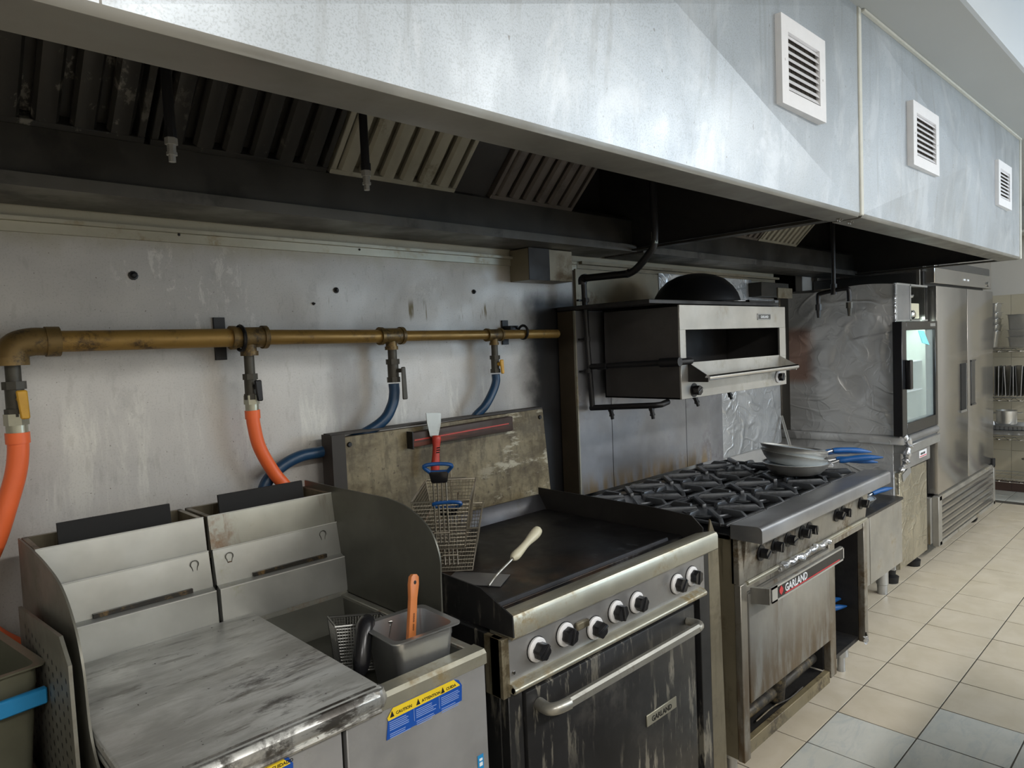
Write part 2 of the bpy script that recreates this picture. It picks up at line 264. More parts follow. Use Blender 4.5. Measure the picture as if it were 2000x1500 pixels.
# ---------------------------------------------------------------- helpers: geometry
class G:
    def __init__(s): s.V = []; s.F = []
    def add(s, vs, fs, M4=None):
        k = len(s.V)
        s.V += [tuple(M4 @ Vector(v)) for v in vs] if M4 else [tuple(v) for v in vs]
        s.F += [tuple(i+k for i in f) for f in fs]; return s
    def bmadd(s, bm, M4=None):
        bm.verts.index_update(); vs = [v.co.copy() for v in bm.verts]; fs = [[v.index for v in f.verts] for f in bm.faces]
        bm.free(); return s.add(vs, fs, M4)
    def hull8(s, p, b=0, seg=1, M4=None):
        F = [(0, 3, 2, 1), (4, 5, 6, 7), (0, 1, 5, 4), (1, 2, 6, 5), (2, 3, 7, 6), (3, 0, 4, 7)]
        if b <= 0: return s.add(p, F, M4)
        bm = bmesh.new(); v = [bm.verts.new(q) for q in p]
        for f in F: bm.faces.new([v[i] for i in f])
        bmesh.ops.bevel(bm, geom=list(bm.edges), offset=b, segments=seg, profile=.5, affect='EDGES')
        return s.bmadd(bm, M4)
    def box(s, x0, x1, y0, y1, z0, z1, b=0, seg=1, M4=None):
        return s.hull8([(x0, y0, z0), (x1, y0, z0), (x1, y1, z0), (x0, y1, z0), (x0, y0, z1), (x1, y0, z1), (x1, y1, z1), (x0, y1, z1)], b, seg, M4)
    def prism(s, pts, a, b, ax='x', bev=0, M4=None):
        f = {'x': lambda u, v, t: (t, u, v), 'y': lambda u, v, t: (u, t, v), 'z': lambda u, v, t: (u, v, t)}[ax]
        n = len(pts); vs = [f(u, v, a) for u, v in pts]+[f(u, v, b) for u, v in pts]
        fs = [tuple(range(n))[::-1], tuple(range(n, 2*n))]+[(i, (i+1) % n, n+(i+1) % n, n+i) for i in range(n)]
        if bev:
            bm = bmesh.new(); v = [bm.verts.new(q) for q in vs]
            for q in fs: bm.faces.new([v[i] for i in q])
            bmesh.ops.recalc_face_normals(bm, faces=list(bm.faces))
            bmesh.ops.bevel(bm, geom=list(bm.edges), offset=bev, segments=2, profile=.5, affect='EDGES'); return s.bmadd(bm, M4)
        return s.add(vs, fs, M4)
    def tube(s, P, r, n=8, closed=False, cap=True, M4=None):
        P = [Vector(p) for p in P]; L = len(P); rad = r if isinstance(r, (list, tuple)) else [r]*L
        T = []
        for i in range(L):
            if closed: t = P[(i+1) % L]-P[i-1]
            else: t = (P[min(i+1, L-1)]-P[max(i-1, 0)])
            T.append(t.normalized())
        u = T[0].orthogonal().normalized(); vs = []
        for i in range(L):
            u = (u-T[i]*u.dot(T[i])).normalized(); v = T[i].cross(u)
            for k in range(n):
                a = 2*math.pi*k/n; vs.append(P[i]+(u*math.cos(a)+v*math.sin(a))*rad[i])
        fs = []
        for i in range(L if closed else L-1):
            for k in range(n):
                a = i*n+k; b = i*n+(k+1) % n; j = ((i+1) % L)*n
                fs.append((a, b, j+(k+1) % n, j+k))
        if cap and not closed: fs += [tuple(range(n))[::-1], tuple(range((L-1)*n, L*n))]
        return s.add(vs, fs, M4)
    def cyl(s, a, b, r, n=16, r2=None): return s.tube([a, b], [r, r if r2 is None else r2], n)
    def lathe(s, prof, n=24, M4=None):
        vs = []; fs = []; L = len(prof)
        for r, z in prof:
            for k in range(n): a = 2*math.pi*k/n; vs.append((r*math.cos(a), r*math.sin(a), z))
        for i in range(L-1):
            for k in range(n): fs.append((i*n+k, i*n+(k+1) % n, (i+1)*n+(k+1) % n, (i+1)*n+k))
        if prof[0][0] > 1e-6: fs.append(tuple(range(n))[::-1])
        if prof[-1][0] > 1e-6: fs.append(tuple(range((L-1)*n, L*n)))
        return s.add(vs, fs, M4)
    def shell(s, prof, n=24, th=.003, M4=None):   # open vessel: profile from centre bottom up to the rim, then back inside
        inner = [(max(0, r-th), z+th) for r, z in prof]; inner[-1] = (prof[-1][0]-th, prof[-1][1])
        return s.lathe(prof+inner[::-1], n, M4)
    def sheet(s, f, nu, nv, M4=None):
        vs = [f(i/nu, j/nv) for j in range(nv+1) for i in range(nu+1)]
        fs = [(j*(nu+1)+i, j*(nu+1)+i+1, (j+1)*(nu+1)+i+1, (j+1)*(nu+1)+i) for j in range(nv) for i in range(nu)]
        return s.add(vs, fs, M4)
def bez(P, n=8):   # smooth curve through points (Catmull-Rom)
    P = [Vector(p) for p in P]; Q = [2*P[0]-P[1]]+P+[2*P[-1]-P[-2]]; out = []
    for i in range(1, len(Q)-2):
        a, b, c, d = Q[i-1:i+3]
        for k in range(n):
            t = k/n; out.append(.5*((2*b)+(c-a)*t+(2*a-5*b+4*c-d)*t*t+(3*b-a-3*c+d)*t**3))
    return out+[P[-1]]
def mesh(name, g, mat, ang=38):
    me = bpy.data.meshes.new(name); me.from_pydata(g.V, [], g.F)
    bm = bmesh.new(); bm.from_mesh(me); bmesh.ops.remove_doubles(bm, verts=bm.verts, dist=1e-6)
    bmesh.ops.recalc_face_normals(bm, faces=list(bm.faces)); bm.to_mesh(me); bm.free()
    me.polygons.foreach_set('use_smooth', [True]*len(me.polygons)); me.set_sharp_from_angle(angle=R(ang))
    me.materials.append(M[mat] if isinstance(mat, str) else mat); return me
def props(o, label=None, cat=None, group=None, kind=None):
    if label: o['label'] = label
    if cat: o['category'] = cat
    if group: o['group'] = group
    if kind: o['kind'] = kind
    return o
ORG = {}
def thing(name, label, cat, loc=(0, 0, 0), group=None, rot=None):
    o = bpy.data.objects.new(name, None); COL.objects.link(o); o.location = loc; o.empty_display_size = .05
    if rot: o.rotation_euler = rot
    ORG[o.name] = Vector(loc); return props(o, label, cat, group)
def part(par, name, g, mat, label=None, local=False, kind=None, shift=True):
    """a mesh child; geometry is given in world coordinates unless local"""
    og = ORG[par.name]
    if not local: g.V = [(v[0]-og.x, v[1]-og.y, v[2]-og.z) for v in g.V]
    o = bpy.data.objects.new(name, mesh(name, g, mat)); COL.objects.link(o); o.parent = par
    ORG[o.name] = og if not local else og
    return props(o, label, kind=kind)
def solo(name, g, mat, label, cat, loc=(0, 0, 0), group=None, kind=None):
    L = Vector(loc); g.V = [(v[0]-L.x, v[1]-L.y, v[2]-L.z) for v in g.V]
    o = bpy.data.objects.new(name, mesh(name, g, mat)); COL.objects.link(o); o.location = loc; ORG[o.name] = L
    return props(o, label, cat, group, kind)
def inst(par, name, me, loc, rot=None, label=None):
    o = bpy.data.objects.new(name, me); COL.objects.link(o); o.parent = par; o.location = Vector(loc)
    if rot: o.rotation_euler = rot
    ORG[o.name] = ORG[par.name]; return props(o, label)
def copy_tree(o, par=None):
    c = o.copy(); COL.objects.link(c); c.parent = par; ORG[c.name] = ORG[o.name]
    for ch in o.children: copy_tree(ch, c)
    return c
def text(s, size, M4, ext=.0006, g=None, shear=0):
    cu = bpy.data.curves.new('t', 'FONT'); cu.body = s; cu.size = size; cu.extrude = ext; cu.shear = shear; cu.align_x = 'LEFT'; cu.resolution_u = 2; cu.offset = size*.018
    to = bpy.data.objects.new('t', cu); COL.objects.link(to); dg = bpy.context.evaluated_depsgraph_get()
    me = to.evaluated_get(dg).to_mesh(); vs = [v.co.copy() for v in me.vertices]; fs = [tuple(p.vertices) for p in me.polygons]
    to.evaluated_get(dg).to_mesh_clear(); bpy.data.objects.remove(to); bpy.data.curves.remove(cu)
    g = g or G(); return g.add(vs, fs, M4)
def FM(x, y, z, tilt=0):   # plane facing -y with its lower-left corner at x, y, z
    return Matrix.Translation((x, y, z)) @ Matrix.Rotation(R(tilt), 4, 'Y') @ Matrix(((1, 0, 0, 0), (0, 0, -1, 0), (0, 1, 0, 0), (0, 0, 0, 1)))

# ---------------------------------------------------------------- the setting
fl = G().box(-3, 8.1, -2.6, 3.2, -.12, -.0025)
floor = solo('floor', fl, 'grout', 'tiled kitchen floor under the cooking line', 'floor', kind='structure')
tg = mesh('tile', G().box(-.1498, .1498, -.1486, .1486, -.007, 0, .001), 'tile')
tgg = mesh('tile', G().box(-.1498, .1498, -.1486, .1486, -.007, 0, .001), 'tile_grey')
GREY = {(3, 3), (2, 3), (3, 2), (4, 2), (2, 2), (2, 1), (3, 1), (4, 1), (5, 1)}
rest = G()
for i in range(-16, 20):
    for j in range(-9, 9):
        cx = 1.726+.15225+.3045*i; cy = .857-.3025*3+.151+.3025*j+.0
        if cx > 7.6 or cx < -2.9 or cy < -2.5 or cy > 3.1: continue
        if i >= 0 and 0 <= j <= 6:
            o = inst(floor, 'tile', tgg if (i, j) in GREY else tg, (cx, cy, random.uniform(-.0006, 0)))
        else: rest.box(cx-.15, cx+.15, cy-.149, cy+.149, -.007, -.0005)
part(floor, 'tiles', rest, 'tile', kind='stuff')
big = mesh('tile', G().box(-.117, .117, -.149, .149, -.007, 0, .0012), 'tile_grey')
for i in range(2):
    for j in range(0, 7): inst(floor, 'tile', big, (7.735+.24*i, .857-.9075+.151+.3025*j, 0), label='pale grey border tile')

g = G().box(-3, 4.42, 2.1, 2.16, 0, 2.72)
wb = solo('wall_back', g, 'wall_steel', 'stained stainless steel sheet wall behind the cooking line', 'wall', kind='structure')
def bolt(par, x, y, z, r=.009, mat='black_iron'):
    b = G().lathe([(r*1.7, 0), (r*1.7, .002), (r, .003), (r, .009), (r*.6, .012), (0, .012)], 10, FM(x, y, z)); return part(par, 'bolt', b, mat)
for x, z, r in ((.595, 1.838, .0075), (1.216, 1.814, .006), (1.827, 1.824, .0055), (1.13, 1.768, .003), (1.31, 1.955, .004), (.72, 1.958, .004)): bolt(wb, x, 2.0995, z, r)
part(wb, 'seam', G().box(2.425, 2.428, 2.097, 2.1, 1.75, 1.95), 'steel', 'bright vertical sheet edge')
tr = G().box(-3, 2.45, 2.078, 2.1, 1.962, 1.972).box(-3, 2.45, 2.092, 2.1, 1.935, 1.962, .001)
solo('trim_1', tr, 'rail', 'greasy metal angle strip along the top of the steel wall', 'trim', kind='structure')
tr = G().box(2.45, 4.42, 2.06, 2.1, 1.962, 1.975).box(2.45, 4.42, 2.09, 2.1, 1.945, 1.962)
solo('trim_2', tr, 'brownsteel', 'brown stained angle strip above the broiler', 'trim', kind='structure')
solo('wall_recess', G().box(4.42, 8.1, 3.0, 3.1, 0, 3.05), 'paint', 'beige painted wall seen past the foil covered box', 'wall', kind='structure')
solo('wall_return', G().box(4.36, 4.42, 2.161, 3.0, 0, 2.72), 'paint', 'painted return wall at the end of the steel sheets', 'wall', kind='structure')
solo('wall_behind_cooler', G().box(5.2, 8.1, 2.25, 2.3, 0, 2.72), 'paint', 'beige painted wall behind the tall refrigerator', 'wall', kind='structure')
we = solo('wall_right', G().box(8.1, 8.2, -2.6, 3.1, 0, 3.25), 'paint', 'end wall with painted top and tiled lower part', 'wall', kind='structure')
wt = mesh('wall_tile', G().box(-.008, 0, -.149, .149, -.149, .149, .001), 'walltile')
for j in range(2, 8):
    for k in range(6): inst(we, 'wall_tile', wt, (8.1, .3+.3*j-.45, .10+.15+.3*k))
bt = mesh('baseboard_tile', G().box(-.01, 0, -.149, .149, 0, .098, .001), plain('brown_baseboard_tile', (.085, .05, .04), .35, 0, .3, 6))
for j in range(2, 8): inst(we, 'baseboard_tile', bt, (8.1, .3+.3*j-.45, 0), label='dark brown baseboard tile')
solo('wall_left', G().box(-3.1, -3, -2.6, 2.1, 0, 3.25), 'paint', 'painted wall at the left end of the kitchen', 'wall', kind='structure')
solo('wall_front', G().box(-3, 8.1, -2.6, -2.5, 0, 3.25), 'paint', 'painted wall opposite the cooking line', 'wall', kind='structure')
solo('ceiling', G().box(-3, 8.1, -2.6, .67, 3.05, 3.25), 'ceil', 'pale ceiling over the aisle', 'ceiling', kind='structure')
solo('ceiling_soffit', G().box(-3, 8.1, .67, 3.1, 2.722, 3.25), 'soffit', 'lowered soffit above the exhaust hoods, its shade painted grey', 'ceiling', kind='structure')
solo('trim_3', G().box(-3, 8.1, .655, .67, 2.722, 3.05), 'ceil', 'white upright face of the lowered soffit', 'trim', kind='structure')
for i, (x, y, z, p) in enumerate(LIGHTS):
    t = thing('ceiling_light', ['first', 'second', 'third', 'fourth', 'fifth'][i]+' white ceiling light panel along the aisle from the left wall', 'light', (x, y, 3.05), 'ceiling lights over the aisle')
    part(t, 'frame', G().box(x-.65, x+.65, y-.19, y+.19, 3.02, 3.05, .004), 'white')
    part(t, 'diffuser', G().box(x-.61, x+.61, y-.16, y+.16, 3.012, 3.022, .003), 'lamp')

# ---------------------------------------------------------------- exhaust hoods
def hood(x0, x1, panels, label, filters, lean, xs, drop=0):
    t = thing('exhaust_hood', label, 'hood', (x0, 2.1, 2.01))
    yf = .92
    for a, b, raised in panels:
        g = G(); c = ((a+b)/2, yf-raised, 2.365); p = [(a, yf, 2.018), (b, yf, 2.018), (b, yf, 2.722), (a, yf, 2.722)]
        q = [(a, yf+.012, 2.018), (b, yf+.012, 2.018), (b, yf+.012, 2.722), (a, yf+.012, 2.722)]
        g.add(p+[c]+q, [(0, 1, 4), (1, 2, 4), (2, 3, 4), (3, 0, 4), (5, 8, 7, 6), (0, 5, 6, 1), (1, 6, 7, 2), (2, 7, 8, 3), (3, 8, 5, 0)])
        o = part(t, 'front_panel', g, 'hood'); o.data.set_sharp_from_angle(angle=R(.1))
    part(t, 'bottom_lip', G().prism([(yf, 2.03), (yf, 2.012), (yf+.006, 2.004), (yf+.014, 2.002), (yf+.105, 2.002), (yf+.105, 2.03), (yf+.098, 2.03), (yf+.098, 2.009), (yf+.012, 2.012)], x0, x1), 'hood_lip', 'dull grey lip along the bottom edge')
    tr_ = [(yf+.012, 2.02), (2.09, 2.02), (2.09, 2.71), (yf+.012, 2.71)]
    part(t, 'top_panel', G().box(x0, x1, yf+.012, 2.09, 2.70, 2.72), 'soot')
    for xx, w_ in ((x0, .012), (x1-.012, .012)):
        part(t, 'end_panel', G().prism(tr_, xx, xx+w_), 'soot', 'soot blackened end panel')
    part(t, 'end_flange', G().box(x1-.05, x1, yf+.10, 2.06, 2.002, 2.010), 'soot_pale')
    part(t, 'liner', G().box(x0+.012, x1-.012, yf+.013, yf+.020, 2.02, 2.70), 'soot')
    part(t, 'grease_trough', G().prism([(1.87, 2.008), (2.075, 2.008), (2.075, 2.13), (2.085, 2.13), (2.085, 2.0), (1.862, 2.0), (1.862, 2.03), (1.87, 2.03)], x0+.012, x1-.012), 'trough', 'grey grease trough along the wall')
    part(t, 'plenum', G().prism([(1.885, 2.008), (1.885, 2.14), (1.91, 2.16), (2.07, 2.16), (2.07, 2.008)], x0+.012, x1-.012), 'soot_pale')
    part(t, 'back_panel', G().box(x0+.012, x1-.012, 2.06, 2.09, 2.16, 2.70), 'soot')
    # filters lean at 45 degrees from the trough up towards the aisle
    L = .50; A = Vector((0, -math.cos(R(lean)), math.sin(R(lean)))); N = Vector((0, -math.sin(R(lean)), -math.cos(R(lean))))
    for xa, mt, wd, nb in filters:
        M4 = Matrix.Translation((xa, 1.90, 2.145)) @ Matrix(((1, 0, 0, 0), (0, A.y, N.y, 0), (0, A.z, N.z, 0), (0, 0, 0, 1)))
        e = .022
        fr = G().box(.004, wd-.004, 0, e, -.03, .012, .002, M4=M4).box(.004, wd-.004, L-e, L, -.03, .012, .002, M4=M4)
        fr.box(.004, e, e, L-e, -.03, .012, .002, M4=M4).box(wd-e, wd-.004, e, L-e, -.03, .012, .002, M4=M4).box(.01, wd-.01, .01, L-.01, -.034, -.028, M4=M4)
        f = part(t, 'baffle_filter', fr, mt)
        pitch = (wd-2*e)/nb
        for k in range(nb):
            c = e+pitch*(k+.5); h = pitch*.34
            pr = [(c-h, -.012), (c-h*1.05, .0), (c-h*.75, .011), (c, .015), (c+h*.75, .011), (c+h*1.05, .0), (c+h, -.012)]
            part(f, 'baffle', G().prism([(p, q) for p, q in pr], e, L-e, 'y', M4=M4), mt)
    return t
FD, FL, FMD = 'filter_dark', 'filter', 'filter_mid'
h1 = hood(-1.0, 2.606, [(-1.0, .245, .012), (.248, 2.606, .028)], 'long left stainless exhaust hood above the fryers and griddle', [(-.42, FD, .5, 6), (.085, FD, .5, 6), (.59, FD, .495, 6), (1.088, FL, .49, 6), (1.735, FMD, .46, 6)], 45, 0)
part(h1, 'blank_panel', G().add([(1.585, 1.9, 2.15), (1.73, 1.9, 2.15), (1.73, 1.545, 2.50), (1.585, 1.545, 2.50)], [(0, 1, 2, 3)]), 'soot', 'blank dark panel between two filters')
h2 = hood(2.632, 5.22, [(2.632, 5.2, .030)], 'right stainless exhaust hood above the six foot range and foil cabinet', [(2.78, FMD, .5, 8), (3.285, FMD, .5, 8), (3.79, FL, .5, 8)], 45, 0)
part(h1, 'seam_strip', G().box(2.606, 2.632, .914, .93, 2.01, 2.722, .003), 'seal', 'cream sealant strip covering the joint')
part(h2, 'seam_strip', G().box(5.2, 5.222, .912, .93, 2.005, 2.722, .003), 'seal', 'cream corner strip')
part(h2, 'top_strip', G().box(2.64, 5.2, .905, .92, 2.712, 2.722, .002), 'seal', 'cream sealant line along the top')
def grille(par, x0, x1, z0, z1, n=8):
    b = .042; y = .904
    g = G()
    for q in ((x0, x1, z1-b, z1), (x0, x1, z0, z0+b), (x0, x0+b, z0+b, z1-b), (x1-b, x1, z0+b, z1-b)): g.box(q[0], q[1], y-.018, .919, q[2], q[3])
    g.box(x0+b, x1-b, y-.003, y, z0+b, z1-b)
    for sx in (x0+b*.5, x1-b*.5): g.lathe([(.004, 0), (.003, .002), (0, .002)], 8, FM(sx, y-.018, (z0+z1)/2))
    v = part(par, 'vent_grille', g, 'white', 'white enamelled vent grille')
    part(v, 'duct_opening', G().box(x0+b+.001, x1-b-.001, y-.005, y-.0035, z0+b+.001, z1-b-.001), 'cardbrown')
    h = (z1-z0-2*b)/n
    for k in range(n):
        z = z0+b+h*(k+.5)
        part(v, 'slat', G().prism([(y-.017, z-.007), (y-.0155, z-.007), (y-.006, z+.009), (y-.0075, z+.009)], x0+b, x1-b), 'white')
    for k in range(7):
        x = x0+b+(x1-x0-2*b)*(k+.5)/7; part(v, 'rear_vane', G().box(x-.0015, x+.0015, y-.006, y-.004, z0+b, z1-b), 'pipe_grey')
M['cardbrown'] = plain('brown_vent_inside', (.075, .062, .05), .7)  # flat dark brown fill behind the slats
grille(h1, 1.945, 2.245, 2.25, 2.497); grille(h2, 3.09, 3.43, 2.25, 2.50); grille(h2, 4.505, 4.815, 2.25, 2.488)
for x in (2.56, 2.58, 2.66, 2.68): bolt(h1 if x < 2.61 else h2, x, .98, 2.0, .0045, 'hood_lip')

def nozzle(g, p, d, s=1.):
    p = Vector(p); d = Vector(d).normalized(); g.tube([p, p+d*.014*s], .013*s, 6).tube([p+d*.014*s, p+d*.03*s], .0095*s, 8).tube([p+d*.03*s, p+d*.036*s], .0115*s, 8).tube([p+d*.036*s, p+d*.05*s], .0075*s, 8)
for x, lab in ((.513, 'black suppression pipe with silver nozzle hanging before the dark filters'), (.97, 'black suppression pipe with silver nozzle hanging before the pale filter')):
    t = thing('suppression_nozzle', lab, 'nozzle', (x, 1.5, 2.7), 'nozzle pipes hanging inside the left hood')
    part(t, 'pipe', G().cyl((x-.004, 1.5, 2.7), (x, 1.5, 2.05), .0105, 10).cyl((x, 1.5, 2.05), (x, 1.5, 2.068), .0125, 8), 'black_iron')
    g = G(); nozzle(g, (x, 1.5, 2.05), (0, 0, -1), .95); part(t, 'nozzle', g, 'silver', 'silver nozzle')

# brackets on the wall between the two hoods
t = thing('wall_box', 'brown heat stained steel box below the joint of the two hoods', 'bracket', (2.2, 2.1, 1.87))
part(t, 'shell', G().box(2.03, 2.295, 1.985, 2.099, 1.868, 1.998, .002), 'brownsteel')
part(t, 'side_plate', G().box(2.028, 2.15, 1.983, 1.986, 1.868, 1.998), 'soot')
t = thing('wall_box', 'small steel box under the far end of the right hood', 'bracket', (4.3, 2.1, 1.83))
part(t, 'shell', G().box(4.05, 4.42, 2.0, 2.099, 1.845, 1.93, .002), 'soot_pale')
part(t, 'end_plate', G().box(4.25, 4.45, 1.99, 2.0, 1.835, 1.90, .001), 'brownsteel')
solo('wall_panel', G().box(2.43, 3.085, 2.085, 2.0995, 1.70, 1.942, .001), 'brownsteel', 'brown tinted steel panel above the broiler shelf', 'panel')
g = G().sheet(lambda u, v: (3.09+1.0*u, 2.085+random.uniform(-.002, .002), 1.66+.29*v), 24, 9)
solo('foil_sheet', g, 'foilwall', 'crinkled foil on the wall behind the upturned wok', 'foil')
g = G().sheet(lambda u, v: (3.66+.76*u, 2.07+random.uniform(-.0015, .0015), .90+.93*v), 22, 28)
solo('foil_sheet', g, 'foilwall', 'foil sheet on the wall right of the range backguard', 'foil')
solo('wall_panel', G().box(3.43, 3.655, 2.06, 2.099, .85, 1.83, .001), 'back', 'narrow steel panel between range backguard and foil sheet', 'panel')

# ---------------------------------------------------------------- gas pipe on the wall
Y = 2.02; Z = 1.66
t = thing('gas_manifold', 'yellow painted gas pipe along the steel wall with elbow and three tees', 'pipe', (.3, 2.1, 1.6))
part(t, 'pipe', G().cyl((.34, Y, Z), (.85, Y, Z), .0265, 20), 'brass')
part(t, 'pipe', G().cyl((.88, Y, Z), (1.36, Y, Z-.006), .0225, 20), 'brass')
part(t, 'pipe', G().cyl((1.38, Y, Z-.006), (2.22, Y, Z-.012), .0185, 20), 'brass')
e = bez([(.37, Y, Z), (.335, Y, Z), (.303, Y, Z-.012), (.294, Y, Z-.045)], 5)
part(t, 'elbow', G().tube(e, .034, 18).cyl((.365, Y, Z), (.395, Y, Z), .037, 18).cyl((.294, Y, Z-.035), (.294, Y, Z-.055), .037, 18), 'brass_dark', 'yellow threaded elbow')
def tee(x, r, z):
    g = G().cyl((x-r*1.7, Y, z), (x+r*1.7, Y, z), r*1.12, 18).cyl((x-r*2, Y, z), (x-r*1.5, Y, z), r*1.28, 18).cyl((x+r*1.5, Y, z), (x+r*2, Y, z), r*1.28, 18)
    g.cyl((x, Y, z), (x, Y, z-r*1.8), r*.8, 14).cyl((x, Y, z-r*1.5), (x, Y, z-r*2.0), r*.95, 14); part(t, 'tee', g, 'brass_dark')
tee(.872, .027, Z); tee(1.372, .024, Z-.005); tee(1.852, .020, Z-.010)
for x, hh in ((.818, .063), (1.985, .05)):
    part(t, 'bracket', G().box(x-.017, x+.017, 2.092, 2.0995, Z-hh, Z+hh, .001), 'black_iron')
    ring = [(x+.03, Y+math.cos(a)*.036*(1 if x < 1 else .75), Z-.002+math.sin(a)*.036*(1 if x < 1 else .75)) for a in [2*math.pi*k/16 for k in range(16)]]
    part(t, 'pipe_ring', G().tube(ring, .0055, 6, True).box(x-.01, x+.034, 2.05, 2.094, Z+.01, Z+.026), 'black_iron')
# ball valves and hoses
def valve(x, z, lab, hcol, s=1., pz=None, lever=False):
    v = thing('gas_valve', lab, 'valve', (x, Y, z))
    part(v, 'riser', G().cyl((x, Y, z+.10*s), (x, Y, z+.03*s), .0155*s, 14), 'pipe_grey')
    part(v, 'body', G().cyl((x, Y, z+.04*s), (x, Y, z+.022*s), .024*s, 8).cyl((x, Y, z+.022*s), (x, Y, z-.022*s), .019*s, 14).cyl((x, Y, z-.022*s), (x, Y, z-.04*s), .023*s, 8), 'pipe_grey')
    if lever: part(v, 'lever', G().cyl((x, Y, z), (x+.012, Y-.035, z), .007, 8).hull8([(x+.006, Y-.042, z-.10), (x+.028, Y-.042, z-.10), (x+.028, Y-.036, z-.10), (x+.006, Y-.036, z-.10), (x+.006, Y-.042, z+.012), (x+.024, Y-.042, z+.012), (x+.024, Y-.036, z+.012), (x+.006, Y-.036, z+.012)], .003), hcol)
    else: part(v, 'handle', G().cyl((x, Y, z), (x+.012*s, Y-.035*s, z), .008, 8).hull8([(x+.002, Y-.042*s, z-.045*s), (x+.020*s, Y-.042*s, z-.045*s), (x+.020*s, Y-.032*s, z-.045*s), (x+.002, Y-.032*s, z-.045*s), (x-.004, Y-.042*s, z+.02*s), (x+.018*s, Y-.042*s, z+.02*s), (x+.018*s, Y-.032*s, z+.02*s), (x-.004, Y-.032*s, z+.02*s)], .003), hcol)
    return v
valve(.296, 1.525, 'gas valve with yellow handle under the left elbow', 'valve_yellow', 1.05)
valve(.870, 1.515, 'black gas valve above the second orange hose', 'black_iron', .95)
valve(1.374, 1.535, 'grey gas valve with long dark lever on the middle blue hose', 'pipe_grey', 1.0, lever=True)
valve(1.853, 1.535, 'gas valve with worn yellow handle near the board', 'valve_yellow', .85)
def hose(pts, r, mt, lab, nut, sleeve=True, gname='gas_hose'):
    t_ = thing(gname, lab, 'hose', pts[0]); P0 = Vector(pts[0])
    if nut: part(t_, 'hex_nut', G().cyl(P0+Vector((0, 0, .045)), P0+Vector((0, 0, .018)), r*1.15, 6).cyl(P0+Vector((0, 0, .02)), P0+Vector((0, 0, -.004)), r*1.0, 14), 'nut')
    C = bez(pts, 10)
    part(t_, 'tube', G().tube(C, r, 14), mt)
    if sleeve: part(t_, 'sleeve', G().tube(C[:7], r*1.13, 14), mt)
hose([(.295, Y, 1.445), (.294, Y, 1.40), (.285, Y, 1.345), (.262, Y, 1.27), (.238, Y, 1.20), (.20, 2.0, 1.12), (.18, 1.98, 1.04), (.215, 1.97, .985), (.26, 1.97, .94)], .0225, 'orange', 'thick orange gas hose at the left edge', True)
hose([(.870, Y, 1.445), (.872, Y, 1.40), (.886, Y, 1.33), (.925, Y, 1.25), (.965, 2.01, 1.185), (1.0, 2.0, 1.08), (1.0, 2.0, .9)], .0195, 'orange', 'orange gas hose dropping behind the right fryer', True)
hose([(1.374, Y, 1.49), (1.374, Y, 1.455), (1.362, Y, 1.415), (1.325, Y, 1.368), (1.25, 2.035, 1.328), (1.12, 2.05, 1.29), (1.03, 2.05, 1.283), (.962, 2.05, 1.258), (.912, 2.05, 1.215), (.90, 2.05, 1.15), (.91, 2.05, .95)], .0185, 'bluehose', 'dark blue gas hose looping behind the board to the fryers', False, False)
hose([(1.853, Y, 1.495), (1.853, Y, 1.465), (1.832, Y, 1.425), (1.79, Y, 1.375), (1.74, 2.04, 1.32), (1.70, 2.06, 1.2), (1.7, 2.06, 1.0)], .0165, 'bluehose', 'dark blue gas hose behind the right half of the board', False, False)

